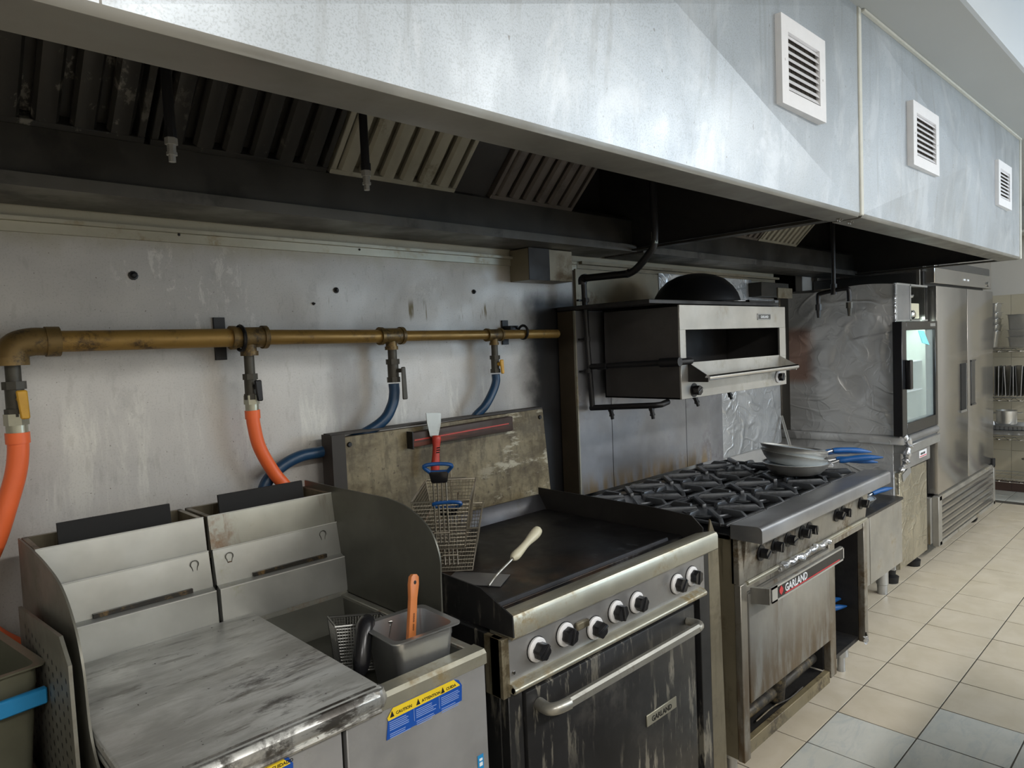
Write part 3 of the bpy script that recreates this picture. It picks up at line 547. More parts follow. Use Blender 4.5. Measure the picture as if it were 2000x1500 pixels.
# ---------------------------------------------------------------- fryers
def kh(par, x, y, z, fill=None):   # keyhole slot: raised dark outline, sometimes grease filled
    up = [(x+.0095*math.cos(a), y, z+.015+.0095*math.sin(a)) for a in [math.pi*(-.25+1.5*k/10) for k in range(11)]]
    lo = [(x+.0085*math.cos(a), y, z-.016+.0085*math.sin(a)) for a in [math.pi*(.75+1.5*k/8) for k in range(9)]]
    k_ = part(par, 'keyhole', G().tube(up+[(x-.005, y, z)]+lo+[(x+.005, y, z)], .0011, 5, True), 'guard', 'keyhole slot')
    if fill: part(k_, 'grease', G().prism([(p[0], p[2]) for p in lo]+[(x+.005, z+.002), (x-.005, z+.002)], y-.0008, y, 'y'), fill)
def fryer(x0, x1, lab, rust, khx, well):
    t = thing('deep_fryer', lab, 'fryer', (x0, 1.143, 0), 'deep fryers')
    a, b = x0+.003, x1-.003; mt = 'fry_rust' if rust else 'fry_steel'
    part(t, 'front_panel', G().box(a, b, 1.15, 1.165, .10, .903, .002), 'fry_front')
    part(t, 'front_rail', G().prism([(1.143, .905), (1.143, .928), (1.150, .936), (1.185, .936), (1.185, .925), (1.165, .90), (1.15, .90)], a, b), 'rail' if well else 'fry_steel', 'bright folded rail along the front')
    part(t, 'body', G().box(a, a+.012, 1.165, 1.95, .10, .925).box(b-.012, b, 1.165, 1.95, .10, .925).box(a, b, 1.94, 1.95, .1, 1.1).box(a, b, 1.165, 1.94, .10, .14), 'guard')
    for q in (a, b-.022): part(t, 'side_rail', G().box(q, q+.022, 1.185, 1.74, .915, .932, .002), mt)
    part(t, 'oil_well', G().add([(a+.02, 1.185, .928), (b-.02, 1.185, .928), (b-.02, 1.72, .928), (a+.02, 1.72, .928), (a+.05, 1.24, .86), (b-.05, 1.24, .86), (b-.05, 1.66, .86), (a+.05, 1.66, .86)],
         [(0, 1, 5, 4), (1, 2, 6, 5), (2, 3, 7, 6), (3, 0, 4, 7), (4, 5, 6, 7)]), 'guard')
    # stepped splash back
    part(t, 'flue_panel', G().prism([(1.772, 1.128), (1.784, 1.207), (1.795, 1.207), (1.795, 1.118), (1.772, 1.118)], a, b), mt, 'upper flue panel')
    part(t, 'hanger_panel', G().prism([(1.748, 1.045), (1.764, 1.125), (1.775, 1.125), (1.775, 1.03), (1.748, 1.03)], a, b), 'fry_steel', 'panel with keyhole slots for basket hangers')
    part(t, 'lower_panel', G().prism([(1.722, .953), (1.728, 1.032), (1.745, 1.040), (1.76, 1.040), (1.76, .94), (1.722, .94)], a, b), 'fry_steel', 'lower splash panel')
    part(t, 'slot', G().box(a+.09, b-.05, 1.740, 1.7475, 1.0405, 1.050), 'slotdirt', 'greasy drain slot')
    for i_, x in enumerate(khx): kh(t, x, 1.7572, 1.088, 'rust' if rust and not i_ else None)
    for q in ((1.784, 1.2075), (1.763, 1.126), (1.7285, 1.0335)): part(t, 'edge_highlight', G().tube([(a, q[0], q[1]), (b, q[0], q[1])], .0016, 6), 'edge', 'painted highlight along the fold')  # thin pale tubes stand in for highlights on the stepped folds
    part(t, 'back_apron', G().prism([(1.725, .925), (1.725, .953), (1.76, .953), (1.76, .925)], a, b), 'fry_rust')
    part(t, 'flue_rim', G().box(a, b, 1.932, 1.945, 1.10, 1.207, .001).box(a, a+.012, 1.79, 1.94, 1.10, 1.207, .001).box(b-.012, b, 1.79, 1.94, 1.1, 1.207, .001), 'range_side', 'rusty flue collar')
    part(t, 'flue_grit', G().box(a+.012, b-.012, 1.795, 1.932, 1.16, 1.175), 'rust', 'crusted rusty flue inside')
    part(t, 'flue_deflector', G().hull8([(a+.055, 1.845, 1.18), (b-.055, 1.845, 1.18), (b-.055, 1.853, 1.18), (a+.055, 1.853, 1.18), (a+.055, 1.852, 1.243), (b-.055, 1.852, 1.243), (b-.055, 1.86, 1.243), (a+.055, 1.86, 1.243)]), 'matte_black', 'black upright deflector')
    for lx in (a+.05, b-.05):
        for ly in (1.2, 1.88): part(t, 'leg', G().lathe([(.022, .10), (.02, .03), (.012, .03), (.016, 0)], 12, Matrix.Translation((lx, ly, 0))), 'steel')
    return t
f1 = fryer(.272, .63, 'left deep fryer with a steel lid over its oil well', False, (.59,), False)
f2 = fryer(.634, .988, 'right open deep fryer with caution label, next to the griddle', True, (.675, .935), True)
def arc(pts): return [tuple(p)[:2] for p in bez([(p[0], p[1], 0) for p in pts], 6)]
gp = arc([(1.295, .935), (1.293, 1.05), (1.294, 1.12), (1.33, 1.178), (1.41, 1.215), (1.50, 1.228)])
part(f2, 'side_guard', G().prism(gp+[(1.73, 1.226), (1.94, 1.226), (1.94, .935)], .982, .986), 'guard', 'tall curved splash guard on the right side')
gp = arc([(1.20, .86), (1.30, .90), (1.365, .96), (1.385, 1.07), (1.43, 1.14), (1.515, 1.188), (1.64, 1.205), (1.80, 1.21), (1.94, 1.208)])
part(f1, 'side_guard', G().prism(gp+[(1.94, .55), (1.20, .55)], .268, .272), 'guard_left', 'bent left splash guard')
pp = G().prism([(1.80, 1.09), (1.40, 1.135), (1.345, 1.10), (1.33, .60), (1.80, .60)], .240, .246)
part(f1, 'perforated_panel', pp, 'guard_left', 'outer perforated side panel')
hl = G()
for i in range(11):
    for j in range(20):
        y = 1.37+.036*i; z = .62+.0235*j
        if z > 1.08: continue
        hl.lathe([(.0055, 0), (0, .0006)], 6, Matrix.Translation((.2398, y, z)) @ Matrix.Rotation(R(-90), 4, 'Y'))
part(f1, 'perforations', hl, 'soot', kind='stuff')
# lid on the left fryer
t = thing('fryer_lid', 'scratched stainless lid lying over the left fryer', 'lid', (.5, 1.42, .94))
part(t, 'plate', G().box(.277, .712, 1.137, 1.722, .945, .957, .004, 2), 'lid')
part(t, 'front_edge', G().prism([(1.128, .918), (1.124, .93), (1.126, .945), (1.134, .955), (1.150, .9585), (1.150, .950), (1.137, .945), (1.135, .918)], .277, .700, bev=.001).tube([(.277, 1.129, .917), (.700, 1.129, .917)], .006, 8).lathe([(.0, .918), (.02, .92), (.024, .935), (.018, .954), (0, .958)], 16, Matrix.Translation((.70, 1.148, 0))), 'lid_edge', 'shiny rolled front edge with burnt grease')
part(t, 'side_edge', G().box(.706, .714, 1.148, 1.72, .938, .956, .003).box(.275, .281, 1.148, 1.72, .938, .956, .003), 'lid')
def warn(par, x0, x1, z0, z1, words, yy=1.149):
    w_ = x1-x0; h = z1-z0
    pl = [(x0, z0), (x1, z0+.006), (x1+.002, z1-.020), (x1-.006, z1-.006), (x1-.02, z1), (x0+.020, z1), (x0+.006, z1-.018)]
    b = part(par, 'warning_label', G().prism(pl, yy-.0008, yy, 'y'), 'bluelabel', 'blue and yellow caution label')
    part(b, 'yellow_band', G().prism([(x0+.006, z1-.022), (x1-.003, z1-.018), (x1-.02, z1), (x0+.018, z1), (x0+.004, z1-.016)], yy-.0014, yy-.0006, 'y'), 'yellow')
    g = G()
    for i, s in enumerate(words):
        x = x0+.018+i*w_*.33; g.prism([(x-.008, z1-.017), (x+.002, z1-.017), (x-.003, z1-.005)], yy-.002, yy-.0012, 'y'); text(s, .0086, FM(x+.006, yy-.0016, z1-.0155), .0003, g)
    part(b, 'lettering', g, 'print')
    g = G(); random.seed(3)
    for c in range(3):
        xs = x0+.008+c*w_*.335
        for k in range(9):
            if k == 5: continue
            g.box(xs, xs+w_*.27*random.uniform(.7, 1), yy-.0014, yy-.0008, z1-.0275-.0039*k, z1-.0260-.0039*k)
        if c: g.box(xs-.0055, xs-.0045, yy-.0014, yy-.0008, z0+.012, z1-.022)
    part(b, 'small_print', g, 'bprint')
warn(f2, .722, .914, .840, .899, ('CAUTION', 'ATTENTION', 'CUIDA'))
warn(f1, .345, .527, .845, .903, ('CAUTION', 'ATTENTION', 'CUIDADO'))
lb = part(f2, 'rating_plate', G().box(.951, .968, 1.1485, 1.149, .672, .705, .0002), 'binblue', 'small blue plate'); part(lb, 'lettering', G().box(.955, .964, 1.1475, 1.1484, .692, .697).box(.955, .964, 1.1475, 1.1484, .68, .688), 'wprint')

def basket(name, lab, cen, ang, tilt, L=.33, W=.165, H=.14, hand='blue', cell=.0105, handle=None, group=None, lean=(0, 0), wm='wire'):
    t = thing(name, lab, 'basket', cen, group, rot=(R(lean[0]), R(lean[1]), R(ang)))
    lw, ww = L*.90, W*.72   # bottom size; origin at bottom centre; long axis x, handle end at -x
    def P(u, v, z): k = z/H; return (u*(lw+(L-lw)*k)/2, v*(ww+(W-ww)*k)/2, z)
    g = G(); nr = .0010
    def line(a, b): g.tube([a, b], nr, 3, cap=False)
    nu, nv, nz = int(L/cell), int(W/cell), int(H/cell)
    for i in range(nu+1):
        u = -1+2*i/nu; line(P(u, -1, H), P(u, -1, 0)); line(P(u, 1, H), P(u, 1, 0)); line(P(u, -1, 0), P(u, 1, 0))
    for i in range(nv+1):
        v = -1+2*i/nv; line(P(-1, v, H), P(-1, v, 0)); line(P(1, v, H), P(1, v, 0)); line(P(-1, v, 0), P(1, v, 0))
    for k in range(nz):
        z = H*k/nz; c = [P(-1, -1, z), P(1, -1, z), P(1, 1, z), P(-1, 1, z)]
        for q in range(4): line(c[q], c[(q+1) % 4])
    part(t, 'wire_mesh', g, wm, local=True, kind='stuff')
    c = [P(-1, -1, H), P(1, -1, H), P(1, 1, H), P(-1, 1, H)]
    g = G()
    for z in (H, 0): g.tube([P(-1, -1, z), P(1, -1, z), P(1, 1, z), P(-1, 1, z)], .0032 if z else .002, 6, True)
    for s_ in (-1, 1):
        g.tube([P(-1, s_, H), P(-1, s_, 0)], .002, 5); g.tube([P(1, s_, H), P(1, s_, 0)], .002, 5)
    part(t, 'rim', g, wm, local=True)
    if handle:
        x = -L/2; g = G()
        for v in (-.018, -.006, .006, .018): g.tube([(x+.012, v, .02), (x-.002, v, H), (x-.004, v, H+handle*.55)], .0026, 5)
        for z in (.05, H-.03): g.tube([(x+.003-.0, -.022, z), (x+.003, .022, z)], .0022, 5)
        part(t, 'handle_rods', g, 'wire', local=True)
        g = G().hull8([(x-.014, -.022, H+handle*.42), (x+.004, -.022, H+handle*.42), (x+.004, .022, H+handle*.42), (x-.014, .022, H+handle*.42), (x-.022, -.028, H+handle*.68), (x-.006, -.028, H+handle*.68), (x-.006, .028, H+handle*.68), (x-.022, .028, H+handle*.68)], .004, 2)
        part(t, 'grip_socket', g, 'black', local=True)
        lp = bez([(x-.014, -.024, H+handle*.66), (x-.03, -.038, H+handle*.82), (x-.03, 0, H+handle*.86), (x-.03, .038, H+handle*.82), (x-.014, .024, H+handle*.66)], 5)
        part(t, 'grip', G().tube(lp, .0055, 8).tube([(x-.014, -.026, H+handle*.66), (x-.014, .026, H+handle*.66)], .006, 8), hand, 'blue coated loop grip', local=True)
        part(t, 'hook', G().tube([(L/2-.002, .0, .04), (L/2+.003, 0, H), (L/2+.004, 0, H+.03), (L/2+.012, 0, H+.034)], .003, 6).tube([(L/2+.002, -.05, H+.004), (L/2+.002, .05, H+.004)], .0025, 5), 'wire', local=True)
    return t
c46 = 46
basket('fry_basket', 'upper of two nested wire fry baskets with blue grip, by the board', (1.302, 1.664, 1.035), 46, 0, handle=.13, group='fry baskets on the griddle')
basket('fry_basket', 'lower of two nested wire fry baskets on the griddle corner', (1.335, 1.672, .962), 46, 0, handle=.10, H=.125, group='fry baskets on the griddle')
# small dark basket standing in the right fryer
bk = basket('fry_basket', 'small dark wire basket with black handle in the right fryer', (.812, 1.395, .885), 69, 0, L=.125, W=.125, H=.10, cell=.0065, lean=(6, 10), wm='wire_dark')
g = G().tube(bez([(-.055, -.010, .086), (-.075, -.005, .106), (-.100, .006, .100), (-.118, .012, .060), (-.128, .018, .008)], 5), [.007, .011, .014, .016, .017, .017, .018, .018, .018, .019, .019, .019, .019, .019, .019, .019, .019, .019, .018, .016, .010], 14)
hb = part(bk, 'handle', g, 'black', 'thick glossy black handle', local=True)
# steel pan with the orange handled tool
t = thing('steam_pan', 'deep stainless pan standing in the right fryer', 'pan', (.868, 1.262, .862), rot=(0, 0, R(-3)))
def rpan(w1, d1, w0, d0, h, th=.0015):
    g = G(); n = 5
    def ring(w_, d_, z, r):
        P = []
        for cx, cy, a0 in ((w_/2-r, d_/2-r, 0), (-w_/2+r, d_/2-r, 90), (-w_/2+r, -d_/2+r, 180), (w_/2-r, -d_/2+r, 270)):
            for k in range(n+1): a = R(a0+90*k/n); P.append((cx+r*math.cos(a), cy+r*math.sin(a), z))
        return P
    rings = [ring(w0*.94, d0*.94, 0, .012), ring(w0, d0, .006, .016), ring(w1*.985, d1*.985, h*.82, .02), ring(w1, d1, h*.84, .02), ring(w1, d1, h-.002, .02), ring(w1+.024, d1+.024, h, .016), ring(w1+.024, d1+.024, h+.003, .016), ring(w1-th*2, d1-th*2, h+.002, .018), ring(w0-th*2, d0-th*2, .008, .014)]
    m_ = len(rings[0]); vs = [v for r_ in rings for v in r_]; fs = [tuple(range(m_))[::-1], tuple(range(8*m_, 9*m_))]
    for i in range(8):
        for k in range(m_): fs.append((i*m_+k, i*m_+(k+1) % m_, (i+1)*m_+(k+1) % m_, (i+1)*m_+k))
    return g.add(vs, fs)
part(t, 'pan', rpan(.150, .135, .125, .112, .135), 'steel', local=True)
t = thing('scraper', 'orange handled tool standing in the steel pan of the right fryer', 'utensil', (.865, 1.27, .875), rot=(R(-6), R(14), R(10)))
pf = [(.010, 0), (.012, .05), (.011, .17), (.0145, .20), (.0125, .217), (.006, .223)]
g = G().prism([(x, z) for x, z in pf]+[(-x, z) for x, z in pf[::-1]], -.005, .005, 'y', bev=.0015)
ph = part(t, 'handle', g, 'orangeplastic', local=True)
part(t, 'hang_hole', G().lathe([(.0045, 0), (0, .0006)], 12, FM(0, -.0052, .205)), 'print', local=True)
part(t, 'blade', G().box(-.02, .02, -.0008, .0008, -.005, .03), 'steel', local=True)
mt_ = FM(0.003, -.0055, .10) @ Matrix.Rotation(R(90), 4, 'Z')
part(t, 'lettering', text('OOO  OOOO', .006, mt_, .0002), 'print', 'small black print', local=True).hide_render = False

# ---------------------------------------------------------------- griddle range
t = thing('griddle_range', 'black griddle range with six knobs and an oven door', 'stove', (1.52, 1.6, 0))
X0, X1 = 1.07, 1.985
part(t, 'body', G().box(X0, X1, 1.20, 2.0, .12, .92, .003), 'oven_black', 'black enamelled body')
part(t, 'griddle_plate', G().box(X0+.03, X1-.01, 1.27, 1.90, .925, .952, .002), 'griddle', 'seasoned black cooking plate')
part(t, 'front_gutter', G().prism([(1.215, .935), (1.215, .958), (1.235, .955), (1.24, .94), (1.27, .94), (1.275, .962), (1.282, .962), (1.282, .92), (1.215, .92)], X0+.03, X1-.09), 'griddle_edge', 'scraped grease gutter')
part(t, 'back_splash', G().prism([(1.90, .95), (1.935, 1.005), (1.945, 1.005), (1.945, .93), (1.90, .93)], X0+.02, X1), 'griddle_edge', 'sloping rear edge')
part(t, 'side_splash', G().prism([(1.14, .935), (1.142, .985), (1.25, 1.028), (1.42, 1.034), (1.94, 1.036), (1.94, .93)], X0-.004, X0, bev=0), 'oven_black', 'left upright splash')
part(t, 'side_splash', G().prism([(1.20, .93), (1.20, .985), (1.24, 1.02), (1.40, 1.028), (1.94, 1.032), (1.94, .93)], X1, X1+.005), 'soot', 'right upright splash')
part(t, 'front_rail', G().prism([(1.150, .925), (1.146, .93), (1.146, .972), (1.151, .980), (1.160, .983), (1.225, .965), (1.225, .925)], X0, X1), 'rail', 'greasy yellowed front rail')
part(t, 'control_panel', G().prism([(1.163, .81), (1.163, .928), (1.2, .928), (1.2, .81)], X0, X1-.06), 'panel')
part(t, 'drip_rail', G().prism([(1.148, .800), (1.142, .807), (1.142, .815), (1.150, .821), (1.165, .822), (1.2, .822), (1.2, .8)], X0-.005, X1-.085).tube([(X0-.005, 1.146, .808), (X1-.085, 1.146, .808)], .008, 10), 'rail', 'pale rounded rail under the knobs')
part(t, 'side_post', G().box(X1-.06, X1-.003, 1.18, 1.20, .12, .92, .002), 'oven_black'); part(t, 'side_post', G().box(X0, X0+.045, 1.17, 1.2, .12, .80, .002), 'oven_black')
part(t, 'corner_post', G().box(1.046, 1.069, 1.16, 1.20, .79, .93, .001).box(1.046, 1.060, 1.17, 1.22, .79, .93), 'range_side')
d = part(t, 'oven_door', G().box(1.125, 1.872, 1.168, 1.20, .20, .775, .006, 2), 'oven_black', 'worn black oven door')
hd = G().tube(bez([(1.165, 1.165, .735), (1.160, 1.13, .735), (1.175, 1.112, .738), (1.21, 1.108, .738)], 4), .015, 12).tube(bez([(1.785, 1.108, .738), (1.81, 1.112, .738), (1.825, 1.13, .737), (1.822, 1.165, .735)], 4), .012, 12)
hd.prism([(1.098, .730), (1.098, .746), (1.104, .752), (1.114, .752), (1.118, .744), (1.116, .732), (1.108, .726)], 1.20, 1.79)
part(d, 'door_handle', hd, 'handle', 'dull chrome bar handle')
pl = part(d, 'name_plate', G().box(1.60, 1.752, 1.164, 1.168, .492, .526, .001), 'rail', 'small metal name plate')
part(d, 'lettering', text('GARLAND', .022, FM(1.622, 1.1635, .500), .0004), 'print')
part(t, 'lower_panel', G().box(X0+.05, X1-.06, 1.175, 1.2, .12, .19, .003), 'oven_black')
for lx in (X0+.06, X1-.06):
    for ly in (1.26, 1.92): part(t, 'leg', G().lathe([(.03, .12), (.026, .04), (.018, .04), (.022, 0)], 14, Matrix.Translation((lx, ly, 0))), 'steel')
def knob(par, x, y, z, r=.027, ring=True, turn=0, mat='black', plate=True):
    M4 = FM(x, y, z) @ Matrix.Rotation(R(turn), 4, 'Z')
    g = G(); n = 24; P = []
    for k in range(n): a = 2*math.pi*k/n; q = r*(.80 if k % 4 < 2 else .72); P.append((q*math.cos(a), q*math.sin(a)))
    g.prism(P, .006, .030, 'z', M4=M4); g.prism([(-r*.78, -r*.14), (r*.78, -r*.14), (r*.78, r*.14), (-r*.78, r*.14)], .022, .033, 'z', bev=.002, M4=M4)
    k_ = part(par, 'knob', g, mat)
    if ring: part(k_, 'dial_ring', G().lathe([(r*1.12, 0), (r*1.12, .006), (r*.98, .010), (r*.7, .010), (r*.7, 0)], 28, M4), 'white', 'white dial ring')
    part(k_, 'shaft_plate', G().lathe([(r*1.2, -.004), (r*1.2, .001), (0, .001)], 20, M4), 'black_iron')
for x, z, a in ((1.160, .872, 40), (1.262, .876, 70), (1.378, .856, 20), (1.468, .873, 100), (1.562, .871, 60), (1.765, .869, 45), (1.848, .871, 80)): knob(t, x, 1.162, z, .0265, turn=a)
part(t, 'badge', G().box(1.30, 1.348, 1.15, 1.162, .873, .893, .003), 'rust', 'burnt remains of a control badge').data.materials[0] = M['range_side']
part(t, 'screw', G().lathe([(.008, 0), (.006, .004), (0, .004)], 10, FM(1.60, 1.162, .872)).lathe([(.005, 0), (.004, .003), (0, .003)], 8, FM(1.082, 1.162, .842)), 'chrome')
g_ = G().prism([(1.990, .12), (1.990, .93), (2.008, 1.012), (2.052, .93), (2.075, .12)], 1.185, 1.19, 'y').box(2.078, 2.2, 1.30, 1.305, .12, .90)
solo('filler_strip', g_, 'range_side', 'pointed greasy filler strip between the griddle and the large range', 'panel', (2.03, 1.19, .12))
# spatula on the plate
t = thing('turner', 'steel turner with ivory handle lying on the griddle', 'utensil', (1.25, 1.46, .955))
part(t, 'blade', G().hull8([(1.165, 1.52, .9535), (1.245, 1.375, .9535), (1.33, 1.425, .9535), (1.25, 1.57, .9535), (1.165, 1.52, .9553), (1.245, 1.375, .9553), (1.33, 1.425, .9553), (1.25, 1.57, .9553)]), 'shelf', 'dull flat blade')
part(t, 'shank', G().tube(bez([(1.225, 1.40, .957), (1.27, 1.415, .972), (1.335, 1.428, .992), (1.37, 1.435, 1.003)], 4), .0035, 8), 'handle')
part(t, 'handle', G().tube(bez([(1.345, 1.43, .996), (1.375, 1.436, 1.004), (1.43, 1.45, 1.022), (1.475, 1.463, 1.034), (1.50, 1.470, 1.043)], 4), [.007, .0115, .0135, .014, .0135, .0125, .0115, .011, .0115, .013, .0145, .0155, .016, .016, .0155, .014, .008], 14), 'ivory')

# board behind the griddle with what hangs on it
t = thing('backboard', 'greasy brown splash board standing behind the griddle', 'board', (1.6, 2.0, .95))
part(t, 'board', G().add([(1.155, 1.99, .93), (2.115, 1.99, .93), (2.09, 2.0, 1.338), (1.155, 2.0, 1.330), (1.155, 2.02, .93), (2.115, 2.02, .93), (2.09, 2.02, 1.338), (1.155, 2.02, 1.330)], [(0, 1, 2, 3), (7, 6, 5, 4), (0, 4, 5, 1), (1, 5, 6, 2), (2, 6, 7, 3), (3, 7, 4, 0)]), 'board')
part(t, 'side_edge', G().box(1.105, 1.153, 1.985, 2.05, .93, 1.342), 'board_edge', 'black side edge of the board')
part(t, 'top_edge', G().box(1.11, 2.09, 2.001, 2.045, 1.338, 1.345), 'board_edge')
for x in (1.175, 2.07): part(t, 'screw', G().lathe([(.009, 0), (.007, .004), (0, .004)], 10, FM(x, 1.997, 1.305)), 'black_iron')
t = thing('tool_bar', 'dark wooden bar with a red line fixed across the board', 'rack', (1.64, 1.97, 1.30))
part(t, 'bar', G().hull8([(1.405, 1.965, 1.268), (1.885, 1.965, 1.272), (1.885, 1.997, 1.272), (1.405, 1.997, 1.268), (1.405, 1.965, 1.318), (1.885, 1.965, 1.328), (1.885, 1.997, 1.328), (1.405, 1.997, 1.318)], .004, 2), 'wood')
part(t, 'end_plate', G().box(1.40, 1.404, 1.962, 1.996, 1.262, 1.322), 'black_iron')
part(t, 'red_line', G().hull8([(1.41, 1.9638, 1.290), (1.86, 1.9638, 1.300), (1.86, 1.965, 1.300), (1.41, 1.965, 1.290), (1.41, 1.9638, 1.294), (1.86, 1.9638, 1.304), (1.86, 1.965, 1.304), (1.41, 1.965, 1.294)]), 'red')
t = thing('putty_scraper', 'wide steel scraper with red handle on the tool bar', 'utensil', (1.47, 1.94, 1.2))
g = G().prism([(1.455, 1.383), (1.520, 1.377), (1.518, 1.34), (1.502, 1.292), (1.484, 1.288), (1.468, 1.30), (1.458, 1.345)], 1.952, 1.9545, 'y')
part(t, 'blade', g, 'handle', 'trapezoid blade pointing up')
g = G().tube(bez([(1.490, 1.945, 1.300), (1.486, 1.942, 1.275), (1.480, 1.94, 1.235), (1.474, 1.94, 1.19), (1.472, 1.94, 1.165)], 4), [.013, .016, .0165, .0155, .0145, .013, .0125, .0125, .013, .0135, .0145, .0155, .0155, .0150, .0145, .0135, .009], 14)
part(t, 'handle', g, 'red')
for k in range(5): part(t, 'grip_ridge', G().tube([(1.474+.0015*k, 1.929, 1.243+.008*k), (1.486+.0015*k, 1.928, 1.243+.008*k)], .0022, 6), 'black_iron') if k < 3 else None

# ---------------------------------------------------------------- big range
t = thing('gas_range', 'large eight burner range with steel front shelf and open cabinet', 'stove', (2.82, 1.6, 0))
A, B = 2.205, 3.415
part(t, 'side_panel', G().prism([(1.215, .10), (1.215, .905), (1.98, .905), (1.98, .13)], A, A+.008), 'range_side', 'grease streaked left side')
part(t, 'side_panel', G().box(B-.008, B, 1.22, 1.98, .14, .90), 'range_side')
part(t, 'back', G().box(A, B, 1.97, 1.98, .14, .905), 'soot')
part(t, 'top_deck', G().box(A, B, 1.225, 1.99, .890, .910, .002), 'black_iron', 'black burner deck')
SHE = [(1.215, .902), (1.215, .9525), (1.118, .9585), (1.111, .9575), (1.105, .955), (1.1005, .950), (1.0985, .944), (1.0985, .905), (1.102, .902)]
part(t, 'front_shelf', G().prism([(1.215, .952), (1.118, .958), (1.111, .957), (1.105, .9545), (1.101, .950), (1.099, .944), (1.099, .905), (1.103, .900), (1.108, .902), (1.106, .925), (1.115, .945), (1.215, .943)], 2.19, 3.445, bev=0).prism(SHE, 2.189, 2.193).prism(SHE, 3.442, 3.446), 'shelf', 'thick bright front shelf with bullnose edge')
part(t, 'control_panel', G().prism([(1.20, .735), (1.182, .90), (1.23, .90), (1.23, .735)], 2.238, B-.004), 'panel_dirty' if 'panel_dirty' in M else 'range_panel', 'stained control panel')
part(t, 'front_rail', G().tube([(2.26, 1.194, .730), (3.405, 1.194, .730)], .007, 10).box(2.25, 3.405, 1.195, 1.225, .716, .733), 'rail', 'pale rail under the knobs')
g = G(); random.seed(11)
g.tube([(2.50+.018*k, 1.186+random.uniform(-.004, .003), .728+random.uniform(-.006, .004)) for k in range(26)], [random.uniform(.008, .017) for k in range(26)], 9)
part(t, 'foil_wrap', g, 'foil', 'crumpled foil patch on the rail')
for x, a in ((2.355, 30), (2.465, 80), (2.575, 10), (2.70, 60), (2.765, 100), (3.045, 30), (3.115, 90), (3.325, 50)): knob(t, x, 1.186, .818+.001*(x > 3), .024, ring=False, turn=a)
part(t, 'front_post', G().box(A, A+.045, 1.19, 1.215, .095, .735, .002).box(A+.0, 2.24, 1.195, 1.225, .735, .905, .002), 'range_panel', 'left front post')
part(t, 'front_post', G().box(2.975, 3.035, 1.195, 1.225, .12, .715, .002), 'range_panel', 'middle front post')
part(t, 'front_post', G().box(3.375, B, 1.195, 1.225, .145, .715, .002), 'range_panel', 'right front post')
part(t, 'header', G().box(3.035, 3.375, 1.2, 1.225, .69, .716).box(2.25, 2.975, 1.205, 1.225, .693, .716), 'range_panel')
d = part(t, 'oven_door', G().box(2.262, 2.970, 1.190, 1.225, .292, .690, .004, 2), 'range_door', 'steel oven door with brown runs')
hb = G().box(2.285, 2.925, 1.118, 1.132, .668, .722, .002).prism([(1.19, .655), (1.118, .665), (1.118, .722), (1.19, .712)], 2.272, 2.287)
part(d, 'door_handle', hb, 'range_door', 'flat bar handle')
part(d, 'handle_insert', G().box(2.325, 2.918, 1.1155, 1.118, .674, .716), 'black_iron', 'black printed strip of the handle')
part(d, 'handle_border', G().box(2.285, 2.925, 1.114, 1.1165, .716, .723).box(2.285, 2.925, 1.114, 1.1165, .667, .674).box(2.285, 2.325, 1.114, 1.1165, .667, .723).box(2.915, 2.925, 1.114, 1.1165, .667, .723), 'steel', 'bright border of the handle')
part(d, 'lettering', text('GARLAND', .040, FM(2.385, 1.1148, .6825), .0006, shear=0), 'wprint')
part(d, 'flame_mark', G().prism([(2.355, .680), (2.368, .690), (2.370, .70), (2.355, .714), (2.340, .70), (2.342, .690)], 1.1142, 1.1155, 'y'), 'redprint', 'small red emblem')
part(d, 'red_stripe', G().box(2.385, 2.88, 1.1144, 1.1155, .6755, .680), 'redprint')
part(t, 'kick_frame', G().box(A+.045, 2.975, 1.20, 1.225, .10, .150, .002), 'kickfront', 'greasy lower frame')
part(t, 'oven_floor', G().box(A+.01, 2.975, 1.226, 1.95, .13, .14), 'soot')
part(t, 'burner_pipe', G().tube([(2.25, 1.27, .185), (2.6, 1.265, .19), (2.96, 1.27, .195)], .022, 12).cyl((2.60, 1.26, .15), (2.60, 1.25, .27), .03, 12).tube(bez([(2.4, 1.245, .15), (2.5, 1.225, .175), (2.62, 1.215, .165), (2.75, 1.22, .16)], 6), .003, 6), 'kickdirt', 'sooty oven burner pipes')
part(t, 'oven_box', G().box(2.27, 2.965, 1.30, 1.95, .15, .70), 'soot')
part(t, 'cabinet', G().box(2.975, 3.375, 1.225, 1.95, .150, .168).box(2.968, 2.976, 1.226, 1.95, .15, .88).box(3.372, 3.38, 1.226, 1.95, .15, .88).box(2.976, 3.372, 1.94, 1.95, .15, .88), 'soot', 'open black cabinet')
part(t, 'foil_scrap', G().sheet(lambda u, v: (3.345+.05*u, 1.19-.012*math.sin(u*5)+random.uniform(-.006, .006), .150+.05*v*(1-.6*abs(u-.5))), 6, 5), 'foil', 'scrap of foil at the cabinet corner')
for lx, ly in ((2.26, 1.27), (3.33, 1.29), (2.26, 1.9), (3.33, 1.9), (3.06, 1.9)): part(t, 'leg', G().lathe([(.03, .15), (.034, .075), (.018, .07), (.018, .01), (.02, 0)], 14, Matrix.Translation((lx, ly, 0))), 'steel')
